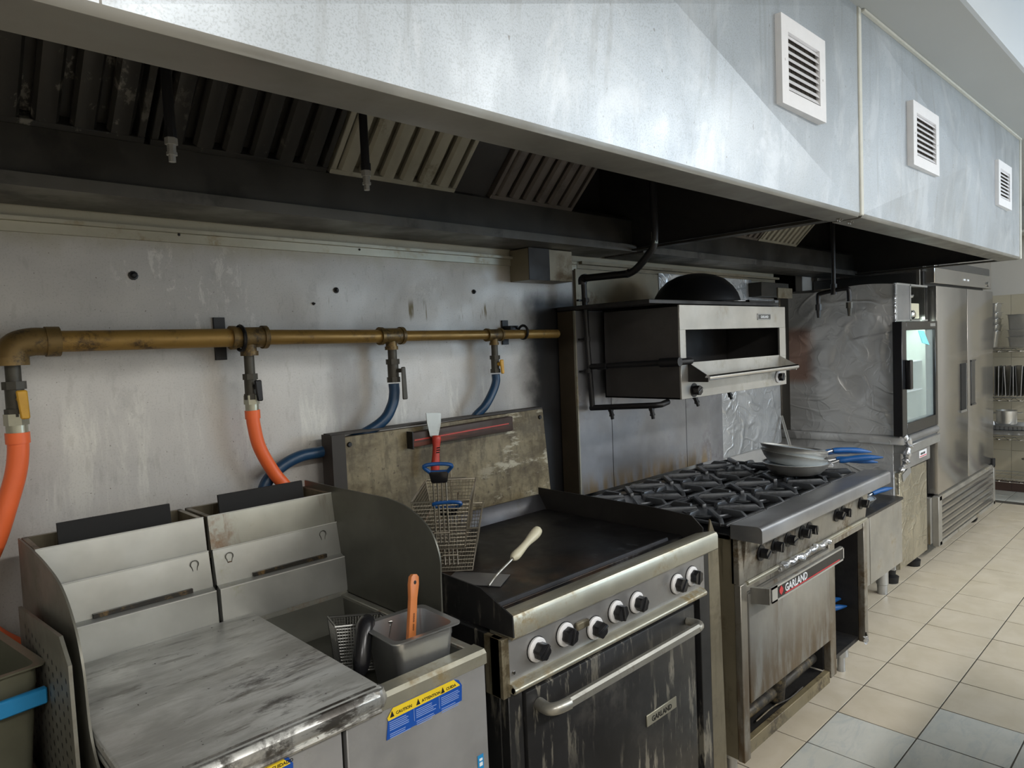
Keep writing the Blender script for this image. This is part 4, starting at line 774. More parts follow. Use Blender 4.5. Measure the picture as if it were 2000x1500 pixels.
# burners and lift-off grates
gw, gd = .30, .335
def grate_geo():
    fr = G(); h = .012
    for q in ((-gw/2+.002, gw/2-.002, -gd/2+.002, -gd/2+.016), (-gw/2+.002, gw/2-.002, gd/2-.016, gd/2-.002), (-gw/2+.002, -gw/2+.016, -gd/2, gd/2), (gw/2-.016, gw/2-.002, -gd/2, gd/2)): fr.box(*q, .004, .004+h, .003)
    ring = [(.092*math.cos(a), .092*math.sin(a), .012) for a in [2*math.pi*k/28 for k in range(28)]]
    fr.tube(ring, .006, 6, True); fr.lathe([(.115, .010), (.085, -.008), (.05, -.012), (.05, -.008), (.082, -.004), (.112, .013)], 28)
    fg = []
    for k in range(8):
        a = R(45*k+22.5*0); dx, dy = math.cos(a), math.sin(a)
        ro = min((gw/2-.004)/abs(dx) if abs(dx) > .01 else 9, (gd/2-.004)/abs(dy) if abs(dy) > .01 else 9)
        ri = .034 if k % 2 else .062; g_ = G()
        g_.prism([(ri, .012), (ri+.006, .032), (ro-.02, .032), (ro, .016), (ro, .005), (ri+.03, .008)], -.0085, .0085, 'y', bev=.003, M4=Matrix.Rotation(a, 4, 'Z'))
        fg.append(g_)
    return fr, fg
fr, fg = grate_geo(); frm = mesh('frame', fr, 'iron'); fgm = [mesh('finger', q, 'iron') for q in fg]
bm_ = mesh('burner', G().lathe([(.045, -.02), (.045, .0), (.052, .004), (.050, .010), (.030, .014), (0, .015)], 20), 'iron')
for j in range(2):
    for i in range(4):
        x = 2.207+.151+.3025*i; y = 1.235+.17+.345*j
        inst(t, 'burner', bm_, (x-2.82, y-1.6, .925))
        q = thing('burner_grate', 'black iron grate, %s in the %s row of the range counted from the griddle' % (('first', 'second', 'third', 'fourth')[i], ('front', 'rear')[j]), 'grate', (x, y, .928), 'eight lift-off grates of the range')
        inst(q, 'frame', frm, (0, 0, 0))
        for mm in fgm: inst(q, 'finger', mm, (0, 0, 0))
# backguard and high shelf
t = thing('backguard', 'tall steel backguard with dark high shelf behind the range', 'backsplash', (2.87, 2.05, .95))
part(t, 'panel', G().box(2.315, 2.55, 2.0, 2.02, .93, 1.745, .001), 'back', 'left backguard sheet')
part(t, 'panel', G().box(2.553, 3.175, 2.0, 2.02, .93, 1.745, .001), 'back', 'middle backguard sheet')
part(t, 'panel', G().box(3.178, 3.42, 2.0, 2.02, .93, 1.745, .001), 'back', 'right backguard sheet')
part(t, 'side', G().box(2.308, 2.314, 2.005, 2.095, .93, 1.745, .001), 'back_side', 'brown grease coated side')
part(t, 'edge', G().box(2.309, 2.316, 1.995, 2.004, .93, 1.745), 'rail', 'bright front edge')
part(t, 'shelf', G().box(2.30, 3.42, 1.60, 2.09, 1.748, 1.765, .002), 'soot', 'blackened high shelf')
rg = G()
for k in range(12): rg.box(3.15, 3.42, 1.62+.038*k, 1.628+.038*k, 1.766, 1.776)
rg.box(3.15, 3.156, 1.62, 2.05, 1.766, 1.778).box(3.41, 3.416, 1.62, 2.05, 1.766, 1.778)
part(t, 'rack_bars', rg, 'black_iron')
# upturned wok
t = thing('wok', 'black wok lying upside down on the broiler shelf', 'wok', (2.975, 1.80, 1.766))
pr = [(.205, 0), (.203, .012), (.192, .045), (.170, .08), (.135, .113), (.09, .134), (.045, .144), (0, .147)]
part(t, 'bowl', G().lathe(pr, 40, Matrix.Identity(4)), 'black_iron', local=True)
part(t, 'rim', G().tube([(.206*math.cos(a), .206*math.sin(a), .004) for a in [2*math.pi*k/40 for k in range(40)]], .003, 6, True), 'black_iron', local=True)
solo('paper_scrap', G().box(2.96, 3.03, 1.575, 1.60, 1.766, 1.768), 'wprint', 'white scrap of paper on the shelf in front of the wok', 'paper', (2.99, 1.59, 1.766))
# broiler
t = thing('salamander_broiler', 'stainless wall broiler with drip tray and two knobs above the range', 'broiler', (2.94, 1.76, 1.35))
a, b, y0, y1, z0, z1 = 2.462, 3.418, 1.572, 1.962, 1.356, 1.742
part(t, 'side_panel', G().box(a, a+.006, y0+.004, y1, z0, z1, .001), 'sal_side', 'dark left side')  # darker steel than the front frame
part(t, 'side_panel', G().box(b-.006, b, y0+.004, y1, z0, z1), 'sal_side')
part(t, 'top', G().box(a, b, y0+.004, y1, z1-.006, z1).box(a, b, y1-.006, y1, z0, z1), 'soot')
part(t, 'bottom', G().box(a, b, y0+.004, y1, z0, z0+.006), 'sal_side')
part(t, 'front_frame', G().box(a, b, y0-.004, y0+.004, 1.640, z1, .001).box(a, a+.042, y0-.004, y0+.004, 1.50, 1.640).box(b-.065, b, y0-.004, y0+.004, 1.50, 1.640).box(a, b, y0-.004, y0+.004, z0, 1.50, .001), 'sal', 'front frame')
part(t, 'chamber', G().box(a+.02, b-.02, y1-.08, y1-.07, 1.45, 1.66).box(a+.02, b-.02, y0+.01, y1-.07, 1.45, 1.455).box(a+.02, b-.02, y0+.01, y1-.07, 1.655, 1.66), 'soot', 'sooty broiling chamber')
tr = G().prism([(y0-.006, 1.505), (y0-.006, 1.44), (1.50, 1.432), (1.50, 1.438), (y0-.012, 1.446), (y0-.010, 1.505)], a+.06, b-.085)
part(t, 'drip_tray', tr, 'sal', 'sloping steel drip tray')
part(t, 'tray_side', G().prism([(y0-.004, 1.505), (y0-.004, 1.425), (1.478, 1.425), (1.474, 1.448)], a+.052, a+.058), 'soot')
part(t, 'tray_side', G().prism([(y0-.004, 1.505), (y0-.004, 1.432), (1.478, 1.432), (1.474, 1.455)], b-.088, b-.082), 'sal')
part(t, 'tray_bar', G().tube([(a+.052, 1.478, 1.442), (b-.08, 1.478, 1.448)], .0115, 14), 'chrome', 'round chrome front bar')
knob(t, a+.095, y0-.004, 1.388, .025, ring=False, turn=30); knob(t, b-.095, y0-.004, 1.398, .025, ring=True, turn=60)
np_ = part(t, 'name_plate', G().box(3.125, 3.255, y0-.008, y0-.004, 1.678, 1.708, .001), 'steel', 'small rectangular name plate')
part(t, 'plate_inset', G().box(3.129, 3.251, y0-.0088, y0-.0078, 1.682, 1.704), 'fridge_dark')
part(t, 'lettering', text('GARLAND', .0165, FM(3.150, y0-.0092, 1.687), .0003), 'wprint')
# suppression piping beside the broiler
t = thing('suppression_pipe', 'black pipe loop with four nozzles running around the broiler', 'pipe', (2.37, 1.97, 1.3))
r = .0125
part(t, 'drop_pipe', G().tube(bez([(2.36, 1.607, 2.35), (2.36, 1.607, 2.2), (2.36, 1.607, 2.0), (2.36, 1.64, 1.945), (2.36, 1.70, 1.895), (2.36, 1.745, 1.878)], 4), r*1.2, 10), 'black_iron')
part(t, 'union', G().cyl((2.36, 1.607, 2.03), (2.36, 1.607, 1.985), .0145, 6), 'nut', 'bright pipe union')
part(t, 'top_pipe', G().cyl((2.36, 1.735, 1.88), (2.36, 1.975, 1.885), r*1.25, 10), 'black_iron')
part(t, 'elbow', G().tube(bez([(2.36, 1.965, 1.885), (2.36, 1.985, 1.882), (2.362, 1.988, 1.86)], 4), .019, 12), 'black_iron'); part(t, 'elbow', G().tube(bez([(2.36, 1.755, 1.881), (2.36, 1.742, 1.880), (2.36, 1.73, 1.888)], 4), .016, 12), 'black_iron')
part(t, 'riser', G().tube([(2.362, 1.982, 1.88), (2.368, 1.978, 1.6), (2.385, 1.975, 1.31)], r, 10), 'black_iron')
for z in (1.79, 1.62, 1.48): part(t, 'clamp', G().cyl((2.366, 1.978, z-.009), (2.366, 1.978, z+.009), .0155, 8).box(2.33, 2.366, 1.985, 1.999, z-.004, z+.004), 'black_iron')
part(t, 'branch_pipe', G().cyl((2.375, 1.975, 1.498), (2.40, 1.58, 1.512), r, 10).cyl((2.39, 1.545, 1.512), (2.50, 1.545, 1.512), .014, 10).cyl((2.375, 1.93, 1.498), (2.375, 1.88, 1.50), .014, 8).cyl((2.396, 1.62, 1.51), (2.398, 1.53, 1.513), .019, 10), 'black_iron')
part(t, 'lower_pipe', G().tube([(2.385, 1.985, 1.315), (2.392, 1.83, 1.325), (2.40, 1.66, 1.335), (2.42, 1.64, 1.337), (2.47, 1.64, 1.345)], r, 10), 'black_iron')
for p, dd in (((2.39, 1.88, 1.318), (.15, -.1, -1)), ((2.40, 1.675, 1.328), (.1, -.1, -1)), ((2.61, 1.60, 1.362), (.3, -.2, -1)), ((2.93, 1.62, 1.365), (.3, -.2, -1))):
    g = G(); nozzle(g, p, dd, 1.0); part(t, 'nozzle', g, 'black_iron')
t = thing('suppression_pipe', 'forked black pipe with two nozzles before the foil covered box', 'pipe', (3.73, 1.45, 2.3))
part(t, 'drop_pipe', G().cyl((3.735, 1.45, 2.7), (3.73, 1.45, 1.835), .010, 10).cyl((3.73, 1.45, 1.855), (3.73, 1.45, 1.80), .0155, 10), 'black_iron')
part(t, 'fork', G().tube(bez([(3.73, 1.53, 1.74), (3.73, 1.53, 1.80), (3.73, 1.515, 1.812), (3.73, 1.45, 1.822), (3.73, 1.392, 1.826), (3.73, 1.376, 1.815), (3.73, 1.374, 1.76)], 5), .0115, 10), 'black_iron')
for y in (1.53, 1.374):
    g = G(); z = 1.755; part(t, 'nozzle', g.cyl((3.73, y, z), (3.73, y, z-.03), .0165, 8).cyl((3.73, y, z-.03), (3.73, y, z-.07), .012, 8, .008), 'black_iron' if y > 1.45 else 'pipe_grey')

# ---------------------------------------------------------------- frying pans
def fpan(loc, rot, lab, group, r=.147, hl=.185, h=.05):
    t = thing('frying_pan', lab, 'pan', loc, group, rot)
    prof = [(0, 0), (r*.66, 0), (r*.74, .004), (r*.90, h*.55), (r, h), (r+.003, h+.001)]
    part(t, 'bowl', G().shell(prof, 40, .0025), 'alum', local=True)
    part(t, 'cooking_surface', G().lathe([(r*.96, h*.93), (r*.88, h*.55), (r*.72, .0062), (0, .0045)], 40), 'pan_in', local=True)
    s = G().tube(bez([(r*.93, 0, h*.72), (r+.015, 0, h*.9), (r+.04, 0, h+.004), (r+.07, 0, h+.008)], 4), .006, 8)
    s.box(r*.90, r+.012, -.018, .018, h*.45, h*.85, .003)
    for y in (-.011, .011): s.lathe([(.0055, 0), (.004, .004), (0, .005)], 8, Matrix.Translation((r*.985, y, h*.78)) @ Matrix.Rotation(R(75), 4, 'Y'))
    part(t, 'bracket', s, 'steel', local=True)
    x0 = r+.040
    C = bez([(x0, 0, h+.004), (x0+hl*.3, 0, h+.012), (x0+hl*.65, 0, h+.017), (x0+hl, 0, h+.018)], 5)
    rad = [.011, .0135, .0142, .014, .0138, .0138, .0142, .0148, .015, .0148, .014, .0128, .0108, .0085, .006, .003]
    g = G().tube(C, rad, 12); g.V = [(v[0], v[1]*1.15, v[2]) for v in g.V]
    part(t, 'handle', g, 'blueglossy', 'blue silicone sleeve handle', local=True); return t
PG = 'stack of blue handled frying pans on the range'
fpan((3.165, 1.415, .962), (R(0), R(0), R(-56)), 'bottom frying pan of the stack on the range', PG)
fpan((3.165, 1.430, .996), (R(-3), R(10), R(-50)), 'second frying pan from the bottom of the range stack', PG)
fpan((3.170, 1.430, 1.012), (R(-3), R(9), R(-24)), 'third frying pan of the range stack, handle reaching farthest out', PG)
fpan((3.160, 1.430, 1.030), (R(-3), R(9), R(-42)), 'top frying pan of the range stack, its bowl open to view', PG)
PG2 = 'pans with blue handles inside the range cabinet'
t = thing('storage_pan', 'upturned dark pan under the blue handled pans in the range cabinet', 'container', (3.12, 1.47, .2345), rot=(R(180), 0, 0))
part(t, 'pan', rpan(.24, .30, .20, .26, .063), 'fridge_dark', local=True)
fpan((3.105, 1.45, .236), (0, 0, R(-34)), 'lower frying pan in the open range cabinet', PG2, .115, .16)
fpan((3.105, 1.45, .262), (0, 0, R(-28)), 'upper frying pan in the open range cabinet', PG2, .115, .16)

# ---------------------------------------------------------------- low equipment stand beside the range
t = thing('equipment_stand', 'low steel stand between the range and the foil wrapped cabinet', 'table', (4.2, 1.7, 0))
part(t, 'top', G().box(3.46, 4.64, 1.41, 2.05, .565, .582, .002), 'oven_black', 'dark greasy top')
part(t, 'front_panel', G().box(3.46, 4.09, 1.418, 1.426, .18, .565, .001).box(4.094, 4.63, 1.416, 1.426, .18, .565, .001), 'range_panel2' if 'range_panel2' in M else 'stand', 'grease marked front sheets') if 'stand' in M else None
M['stand'] = steel('stand_steel', (.37, .355, .32), .5, .38, grime=(.24, .19, .11), ga=.25, gs=6, streak=(.20, .15, .07), sa=.3, ss=16)
part(t, 'front_panel', G().box(3.46, 4.09, 1.418, 1.426, .18, .565, .001), 'stand')
part(t, 'front_panel', G().box(4.094, 4.63, 1.416, 1.426, .18, .565, .001), 'stand')
part(t, 'side_panel', G().box(3.455, 3.462, 1.42, 2.04, .18, .565).box(4.625, 4.632, 1.42, 2.04, .18, .565), 'stand')
part(t, 'frame_rail', G().box(3.47, 4.62, 2.0, 2.03, .18, .565), 'stand')
for lx, ly in ((4.50, 1.49), (3.52, 1.49), (4.5, 1.96), (3.52, 1.96)): part(t, 'leg', G().lathe([(.034, .18), (.034, .06), (.030, .055), (.030, 0)], 16, Matrix.Translation((lx, ly, 0))), 'steel')
fpan((4.27, 1.58, .583), (0, 0, R(-22)), 'frying pan lying on the low stand beside the range', 'pans on the low stand', .13, .17, .04)
fpan((4.22, 1.60, .600), (0, R(1), R(-14)), 'second frying pan nested in the one on the low stand', 'pans on the low stand', .13, .17, .04)

# ---------------------------------------------------------------- foil cabinet with counter
t = thing('foil_cabinet', 'steel base cabinet partly wrapped in foil, left of the refrigerator', 'cabinet', (4.95, 1.8, 0))
part(t, 'body', G().box(4.665, 5.24, 1.47, 2.2, .10, .896, .002), 'foil_side' if 'foil_side' in M else 'foilbox')
part(t, 'door', G().box(4.685, 5.235, 1.445, 1.47, .105, .715, .002), 'foil_tan', 'yellowed foil covered door')
part(t, 'tape', G().hull8([(4.74, 1.440, .655), (4.90, 1.440, .69), (4.90, 1.443, .69), (4.74, 1.443, .655), (4.73, 1.440, .70), (4.88, 1.440, .735), (4.88, 1.443, .735), (4.73, 1.443, .70)]), 'steel', 'strip of silver tape')
part(t, 'control_band', G().box(4.665, 5.26, 1.43, 1.47, .73, .845, .002), 'panel')
part(t, 'badge', G().box(5.02, 5.17, 1.4255, 1.43, .765, .81, .001), 'wprint', 'small red and white badge'); part(t, 'badge_stripe', G().box(5.026, 5.164, 1.4248, 1.4256, .770, .776), 'redprint')
part(t, 'lettering', text('GARLAND', .021, FM(5.038, 1.4245, .783), .0003), 'print')
part(t, 'ledge', G().box(4.67, 5.33, 1.385, 1.47, .840, .896, .004), 'steel', 'projecting steel ledge')
for lx in (4.74, 5.18):
    for ly in (1.52, 2.12): part(t, 'leg', G().lathe([(.035, .10), (.03, .05), (.05, .04), (.045, 0)], 12, Matrix.Translation((lx, ly, 0))), 'black_iron')
t = thing('counter_slab', 'foil wrapped counter slab between cabinet and tall foil box', 'counter', (5.0, 1.8, .897))
part(t, 'slab', G().box(4.635, 5.30, 1.40, 2.2, .897, .95, .012, 2), 'foilbox')
part(t, 'front_roll', G().tube([(4.70, 1.405, .93), (5.29, 1.405, .93)], .026, 14), 'shelf', 'dark rounded front edge')
part(t, 'foil_crumple', G().tube(bez([(4.66, 1.43, .955), (4.66, 1.395, .94), (4.675, 1.38, .90), (4.66, 1.39, .86), (4.67, 1.40, .80), (4.66, 1.425, .74)], 4), [random.uniform(.012, .028) for _ in range(21)], 9), 'foil', 'crumpled foil at the corner')
# tall foil covered box
t = thing('foil_box', 'tall box covered in wrinkled foil with open shelf compartment', 'cabinet', (5.0, 1.5, .95), )
random.seed(5)
def wr(u, v):
    e = .010*math.sin(9*u+5*v)*math.sin(7*v-2*u)+.004*math.sin(31*u*v+3)
    ed = min(u, 1-u, v, 1-v)*6; e *= min(1, ed)
    return (4.672-e*.9, 1.455+.665*u, .952+.935*v+(.012*math.sin(u*6) if v > .99 else 0))
part(t, 'foil_side', G().sheet(wr, 40, 50), 'foilbox', 'wrinkled foil covered side')
part(t, 'body', G().box(4.682, 5.33, 1.50, 2.2, 1.66, 1.668).box(4.682, 5.33, 1.50, 2.2, 1.885, 1.893).box(4.694, 4.70, 1.46, 2.2, .952, 1.885).box(5.322, 5.33, 1.47, 2.2, .952, 1.893).box(4.682, 5.33, 2.19, 2.2, .952, 1.893), 'fridge')
part(t, 'edge_strip', G().box(4.664, 4.70, 1.448, 1.462, .96, 1.893, .003), 'foil', 'bright foil folded front edge')
part(t, 'upper_panel', G().box(4.70, 4.955, 1.455, 1.465, 1.668, 1.885), 'fridge_blue' if 'fridge_blue' in M else 'shelf', 'blue grey upper panel')
part(t, 'divider', G().box(4.955, 4.975, 1.452, 1.50, 1.66, 1.893), 'steel')
part(t, 'front_trim', G().box(4.70, 5.32, 1.452, 1.466, 1.883, 1.895).box(4.70, 5.32, 1.452, 1.466, 1.658, 1.668), 'steel')
part(t, 'wall_switch', G().box(5.04, 5.20, 1.47, 1.48, 1.675, 1.775, .003), 'ivory', 'beige plate inside the compartment')
part(t, 'valve_knob', G().lathe([(.03, 0), (.03, .02), (.018, .03), (0, .03)], 14, FM(5.03, 1.475, 1.70)).tube(bez([(5.0, 1.50, 1.83), (5.08, 1.48, 1.82), (5.14, 1.50, 1.85)], 4), .012, 8), 'chrome')
# glass door cooler
t = thing('glass_door_cooler', 'small black framed cooler with glass door and blue note', 'cooler', (5.0, 1.45, .955))
part(t, 'door_frame', G().box(4.60, 4.685, 1.395, 1.448, .957, 1.655, .003).box(5.27, 5.32, 1.395, 1.448, .957, 1.655, .003).box(4.685, 5.27, 1.395, 1.448, .957, 1.03, .003).box(4.685, 5.27, 1.395, 1.448, 1.60, 1.655, .003), 'black', 'black door frame')
part(t, 'glass_pane', G().box(4.685, 5.27, 1.41, 1.414, 1.03, 1.60), 'glass')
part(t, 'lining', G().box(4.70, 5.26, 1.80, 1.81, 1.0, 1.64).box(4.70, 4.71, 1.45, 1.8, 1.0, 1.64).box(5.25, 5.26, 1.45, 1.8, 1.0, 1.64).box(4.70, 5.26, 1.45, 1.8, 1.0, 1.01), 'glass_in', 'pale cabinet lining')
part(t, 'shelf', G().box(4.71, 5.25, 1.47, 1.79, 1.20, 1.206), 'wprint'); part(t, 'shelf', G().box(4.71, 5.25, 1.47, 1.79, 1.39, 1.396), 'wprint')
part(t, 'door_handle', G().box(4.655, 4.705, 1.365, 1.395, 1.24, 1.42, .006, 2), 'black')
part(t, 'interior_lamp', G().cyl((4.725, 1.48, 1.05), (4.725, 1.48, 1.6), .01, 8), 'coolerlamp')if 'coolerlamp' in M else None
part(t, 'brand_strip', G().box(5.16, 5.27, 1.3935, 1.395, 1.62, 1.64), 'steel', 'small silver strip')
solo('sticky_note', G().hull8([(5.03, 1.402, 1.515), (5.17, 1.402, 1.498), (5.17, 1.408, 1.498), (5.03, 1.408, 1.515), (4.95, 1.404, 1.595), (5.06, 1.404, 1.592), (5.06, 1.408, 1.592), (4.95, 1.408, 1.595)]), 'paper', 'light blue note taped to the cooler glass', 'note', (5.05, 1.405, 1.55))
l = bpy.data.lights.new('cooler_lamp', 'AREA'); l.size = .08; l.shape = 'RECTANGLE'; l.size_y = .5; l.energy = 2.2; l.color = (.85, 1, .92)
o = bpy.data.objects.new('cooler_lamp', l); COL.objects.link(o); o.location = (5.0, 1.47, 1.62); o.rotation_euler = (R(-15), 0, R(90))
solo('steel_upright', G().box(5.215, 5.232, 1.47, 1.49, 1.896, 2.0), 'chrome', 'thin bright upright between hood and foil box', 'post', (5.22, 1.48, 1.9))

# ---------------------------------------------------------------- tall refrigerator
t = thing('reach_in_refrigerator', 'tall two door stainless refrigerator with louvered base', 'refrigerator', (6.2, 1.8, 0))
a, b = 5.40, 6.985
part(t, 'cabinet', G().box(a-.03, b, 1.49, 2.24, .12, 2.0, .003), 'fridge_dark')
for x0, x1 in ((a, 6.178), (6.190, b)):
    d = part(t, 'door', G().box(x0, x1, 1.42, 1.488, .455, 1.895, .006, 2), 'fridge')
    if x0 < 6: part(d, 'door_handle', G().box(5.985, 6.12, 1.416, 1.421, .985, 1.335), 'matte_black', 'dark recessed pull'); part(d, 'pull_trim', G().box(5.975, 6.13, 1.413, 1.419, .970, .987).box(6.12, 6.13, 1.413, 1.419, .985, 1.335), 'steel')
    else: part(d, 'door_handle', G().box(6.26, 6.275, 1.413, 1.421, 1.0, 1.35, .001).box(6.26, 6.40, 1.413, 1.421, 1.34, 1.352).box(6.26, 6.40, 1.413, 1.421, 1.0, 1.012).box(6.27, 6.39, 1.418, 1.421, 1.01, 1.34), 'fridge_dark', 'recessed pull'); 
part(t, 'hinge', G().cyl((6.9, 1.41, .44), (6.9, 1.41, .50), .02, 10).box(6.87, 7.02, 1.42, 1.46, .435, .452), 'black_iron')
part(t, 'top_panel', G().box(a, b, 1.43, 1.49, 1.915, 2.14, .003).box(a-.05, b, 1.49, 2.2, 2.0, 2.14), 'fridge')
part(t, 'top_vent', G().box(a+.08, b-.08, 1.427, 1.431, 2.02, 2.075), 'fridge_dark', 'long dark slot')
part(t, 'lock', G().lathe([(.02, 0), (.02, .01), (0, .012)], 14, FM(6.85, 1.43, 1.95)), 'chrome')
for q in (6.12, 6.22): part(t, 'indicator', G().box(q, q+.05, 1.426, 1.43, 1.955, 1.968), 'wprint')
part(t, 'base_frame', G().box(a-.03, a+.05, 1.41, 1.45, .10, .445, .002).box(b-.05, b, 1.41, 1.45, .10, .445, .002).box(a, b, 1.41, 1.45, .415, .447).box(a, b, 1.41, 1.45, .10, .125).box(a-.08, a-.03, 1.45, 2.2, .12, .44), 'stand', 'base frame')
part(t, 'base_back', G().box(a, b, 1.47, 1.48, .11, .44), 'fridge_dark')
for k in range(6):
    z = .135+.047*k; part(t, 'louver', G().prism([(1.412, z), (1.412, z+.014), (1.45, z+.044), (1.455, z+.040), (1.42, z+.006)], a+.05, b-.05), 'fridge')
for lx, ly in ((5.52, 1.56), (6.62, 1.50), (5.5, 2.1), (6.85, 2.1)):
    part(t, 'caster', G().lathe([(.0, -.018), (.035, -.018), (.042, -.010), (.042, .010), (.035, .018), (0, .018)], 16, Matrix.Translation((lx, ly, .042)) @ Matrix.Rotation(R(90), 4, 'Y')).box(lx-.022, lx+.022, ly-.02, ly+.03, .06, .12), 'black_iron')

# ---------------------------------------------------------------- wire rack with pots at the end wall
t = thing('wire_shelving', 'chrome wire shelving unit against the end wall', 'shelf', (7.8, 1.4, 0))
for x in (7.55, 7.98):
    for y in (.55, 1.95): part(t, 'post', G().cyl((x, y, .0), (x, y, 1.75), .0125, 10), 'steel')
for z in (.215, .60, .955, 1.40):
    g = G()
    for x in (7.56, 7.97): g.tube([(x, .55, z), (x, 1.95, z)], .004, 6).tube([(x, .55, z-.03), (x, 1.95, z-.03)], .003, 6)
    for y in (.56, 1.94): g.tube([(7.56, y, z), (7.97, y, z)], .004, 6)
    n = 34; g.tube([(7.56, .56+.041*k, z-(.03 if k % 2 else 0)) for k in range(n)], .0028, 5)
    for k in range(22): g.tube([(7.56, .60+.062*k, z+.003), (7.97, .60+.062*k, z+.003)], .002, 4)
    part(t, 'wire_shelf', g, 'chrome')
def cpot(nm, lab, x, y, z, r, h, grp=None, mt='alum', handles=True, lid=False):
    t = thing(nm, lab, 'pot', (x, y, z), grp)
    part(t, 'bowl', G().shell([(0, 0), (r*.94, 0), (r, .01), (r, h-.004), (r+.006, h)], 28, .004), mt, local=True)
    if handles:
        for s_ in (-1, 1): part(t, 'handle', G().tube(bez([(s_*r*.3-.03, -s_*r*.93, h*.8), (s_*r*.3-.02, -s_*(r+.03), h*.82), (s_*r*.3+.03, -s_*(r+.03), h*.82), (s_*r*.3+.04, -s_*r*.93, h*.8)], 3), .004, 6), mt, local=True)
    if lid: part(t, 'lid', G().lathe([(r+.004, h), (r, h+.01), (r*.3, h+.03), (.015, h+.035), (.015, h+.05), (0, h+.052)], 28), mt, local=True)
cpot('stock_pot', 'small steel pot on the perforated pan on the rack', 7.68, 1.46, .705, .08, .125)
cpot('stock_pot', 'dark stock pot with lid on the bottom rack shelf', 7.74, 1.20, .222, .115, .20, mt='fridge_dark', lid=True)
for k, z in enumerate((.607, .652)):
    t = thing('hotel_pan', ['steel hotel pan under the perforated one on the rack', 'perforated hotel pan turned over on the rack'][k], 'pan', (7.74, 1.38, z))
    o = part(t, 'pan', rpan(.30, .46, .28, .44, .045), 'steel', local=True)
    if k:
        g = G()
        for i in range(12):
            for j in range(3): g.box(-.1645, -.1635, -.19+.033*i, -.18+.033*i, .008+.011*j, .013+.011*j)
        part(t, 'perforations', g, 'soot', local=True, kind='stuff')
for k in range(5):
    t = thing('storage_pan', ['lowest', 'second lowest', 'middle', 'second highest', 'topmost'][k]+' steel container of the left nested stack on the top rack shelf', 'container', (7.66, 1.60, 1.41+.055*k), 'nested containers on the top rack shelf')
    part(t, 'pan', rpan(.19, .19, .15, .15, .15 if k < 4 else .18), 'sal', local=True)
for k, h in enumerate((.09, .09, .16)):
    t = thing('storage_pan', ['low steel pan at the base of the right rack stack', 'middle steel pan of the right rack stack', 'tall steel pan topping the right rack stack'][k], 'container', (7.68, 1.30, 1.41+.065*k))
    part(t, 'pan', rpan(.22, .26, .20, .24, h), 'sal', local=True)
random.seed(9)
for k in range(11):
    y = 1.53-.028*k; dx = random.uniform(-.015, .015)
    t = thing('oven_tray', 'dark tray on edge on the rack, %s in the row from the refrigerator' % ('first second third fourth fifth sixth seventh eighth ninth tenth eleventh'.split()[k]), 'tray', (7.70, y, .963), 'dark trays standing on the rack')
    part(t, 'plate', G().hull8([(7.58, y, .966), (7.86, y, .966), (7.86, y+.004, .966), (7.58, y+.004, .966), (7.58, y+dx, 1.235), (7.86, y+dx, 1.235), (7.86, y+.004+dx, 1.235), (7.58, y+.004+dx, 1.235)]), 'fridge_dark' if k % 3 else 'sal_side')
    part(t, 'rim', G().tube([(7.578, y, .966), (7.578, y+dx, 1.24)], .004, 6), 'steel' if k % 2 else 'fridge_dark')
# brown duct at the end wall, beyond the hood
t = thing('wall_shelf', 'pale wall shelf with dark pot high on the end wall beyond the hood', 'shelf', (7.9, 1.2, 2.45))
part(t, 'board', G().box(7.75, 8.09, .9, 1.9, 2.44, 2.46, .002), 'seal'); part(t, 'bracket', G().prism([(7.8, 2.44), (8.09, 2.44), (8.09, 2.30)], 1.2, 1.22, 'y'), 'steel')
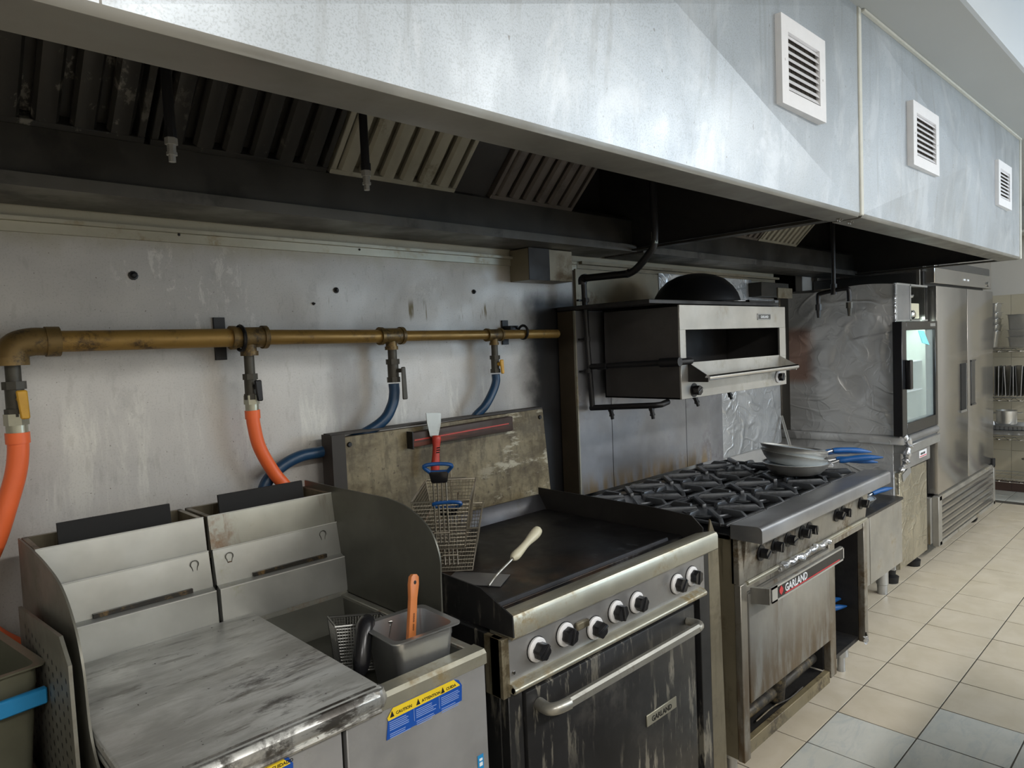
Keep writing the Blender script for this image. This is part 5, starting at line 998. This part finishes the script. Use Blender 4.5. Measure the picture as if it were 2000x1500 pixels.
# items on a shelf seen through the gap
t = thing('recess_shelf', 'narrow shelf with goods seen in the gap left of the foil box', 'shelf', (5.4, 2.6, 1.3))
part(t, 'board', G().box(5.1, 6.0, 2.45, 2.8, 1.50, 1.52), 'cardboard'); part(t, 'board', G().box(5.1, 6.0, 2.45, 2.8, 1.40, 1.415), 'cardboard')
part(t, 'upright', G().box(5.1, 5.13, 2.45, 2.8, 0, 1.75).box(5.97, 6.0, 2.45, 2.8, 0, 1.75), 'range_side')
solo('goods_box', G().box(5.35, 5.62, 2.48, 2.7, 1.521, 1.60, .003), 'orangeplastic', 'orange packet on the recess shelf', 'box', (5.48, 2.6, 1.521))
solo('goods_box', G().box(5.35, 5.65, 2.47, 2.7, 1.416, 1.475, .003), 'yellow', 'yellow packet on the lower recess shelf', 'box', (5.48, 2.6, 1.416))
solo('wooden_stick', G().tube([(4.12, 1.78, .583), (4.24, 1.90, .80), (4.40, 2.056, 1.075)], .009, 10), 'sal', 'light stick leaning on the foil sheet behind the pan stack', 'stick', (4.12, 1.78, .583))

# unseen counter added across the aisle to cast the soft floor shadow
t = thing('shadow_counter', 'unseen steel counter added across the aisle to cast a floor shadow', 'counter', (2.2, -.35, 0))
part(t, 'worktop', G().box(.9, 3.5, -.75, .10, .88, .92, .004), 'steel'); part(t, 'cabinet', G().box(.95, 3.45, -.7, .04, .12, .88), 'panel')
for lx in (1.0, 3.4):
    for ly in (-.65, .0): part(t, 'leg', G().lathe([(.025, .12), (.02, 0)], 12, Matrix.Translation((lx, ly, 0))), 'steel')
# ---------------------------------------------------------------- left edge: container on a dark appliance
t = thing('side_appliance', 'dark appliance top at the lower left corner, left of the fryer', 'appliance', (.0, 1.7, 0))
part(t, 'body', G().box(-.35, .225, 1.30, 2.0, .10, .80, .004), 'oven_black'); part(t, 'top', G().box(-.35, .228, 1.29, 2.0, .80, .815, .003), 'soot_pale', 'greasy black top')
for lx in (-.3, .17):
    for ly in (1.36, 1.94): part(t, 'leg', G().lathe([(.022, .1), (.018, 0)], 10, Matrix.Translation((lx, ly, 0))), 'steel')
t = thing('food_container', 'grimy translucent container with bright blue handle strip', 'container', (.10, 1.68, .815), rot=(0, 0, R(8)))
part(t, 'tub', rpan(.22, .30, .19, .26, .23, .003), 'bin', local=True)
part(t, 'blue_strip', G().box(-.03, .115, -.172, -.160, .160, .192, .003), 'binblue', 'bright blue strip below the rim', local=True)
# ---------------------------------------------------------------- end
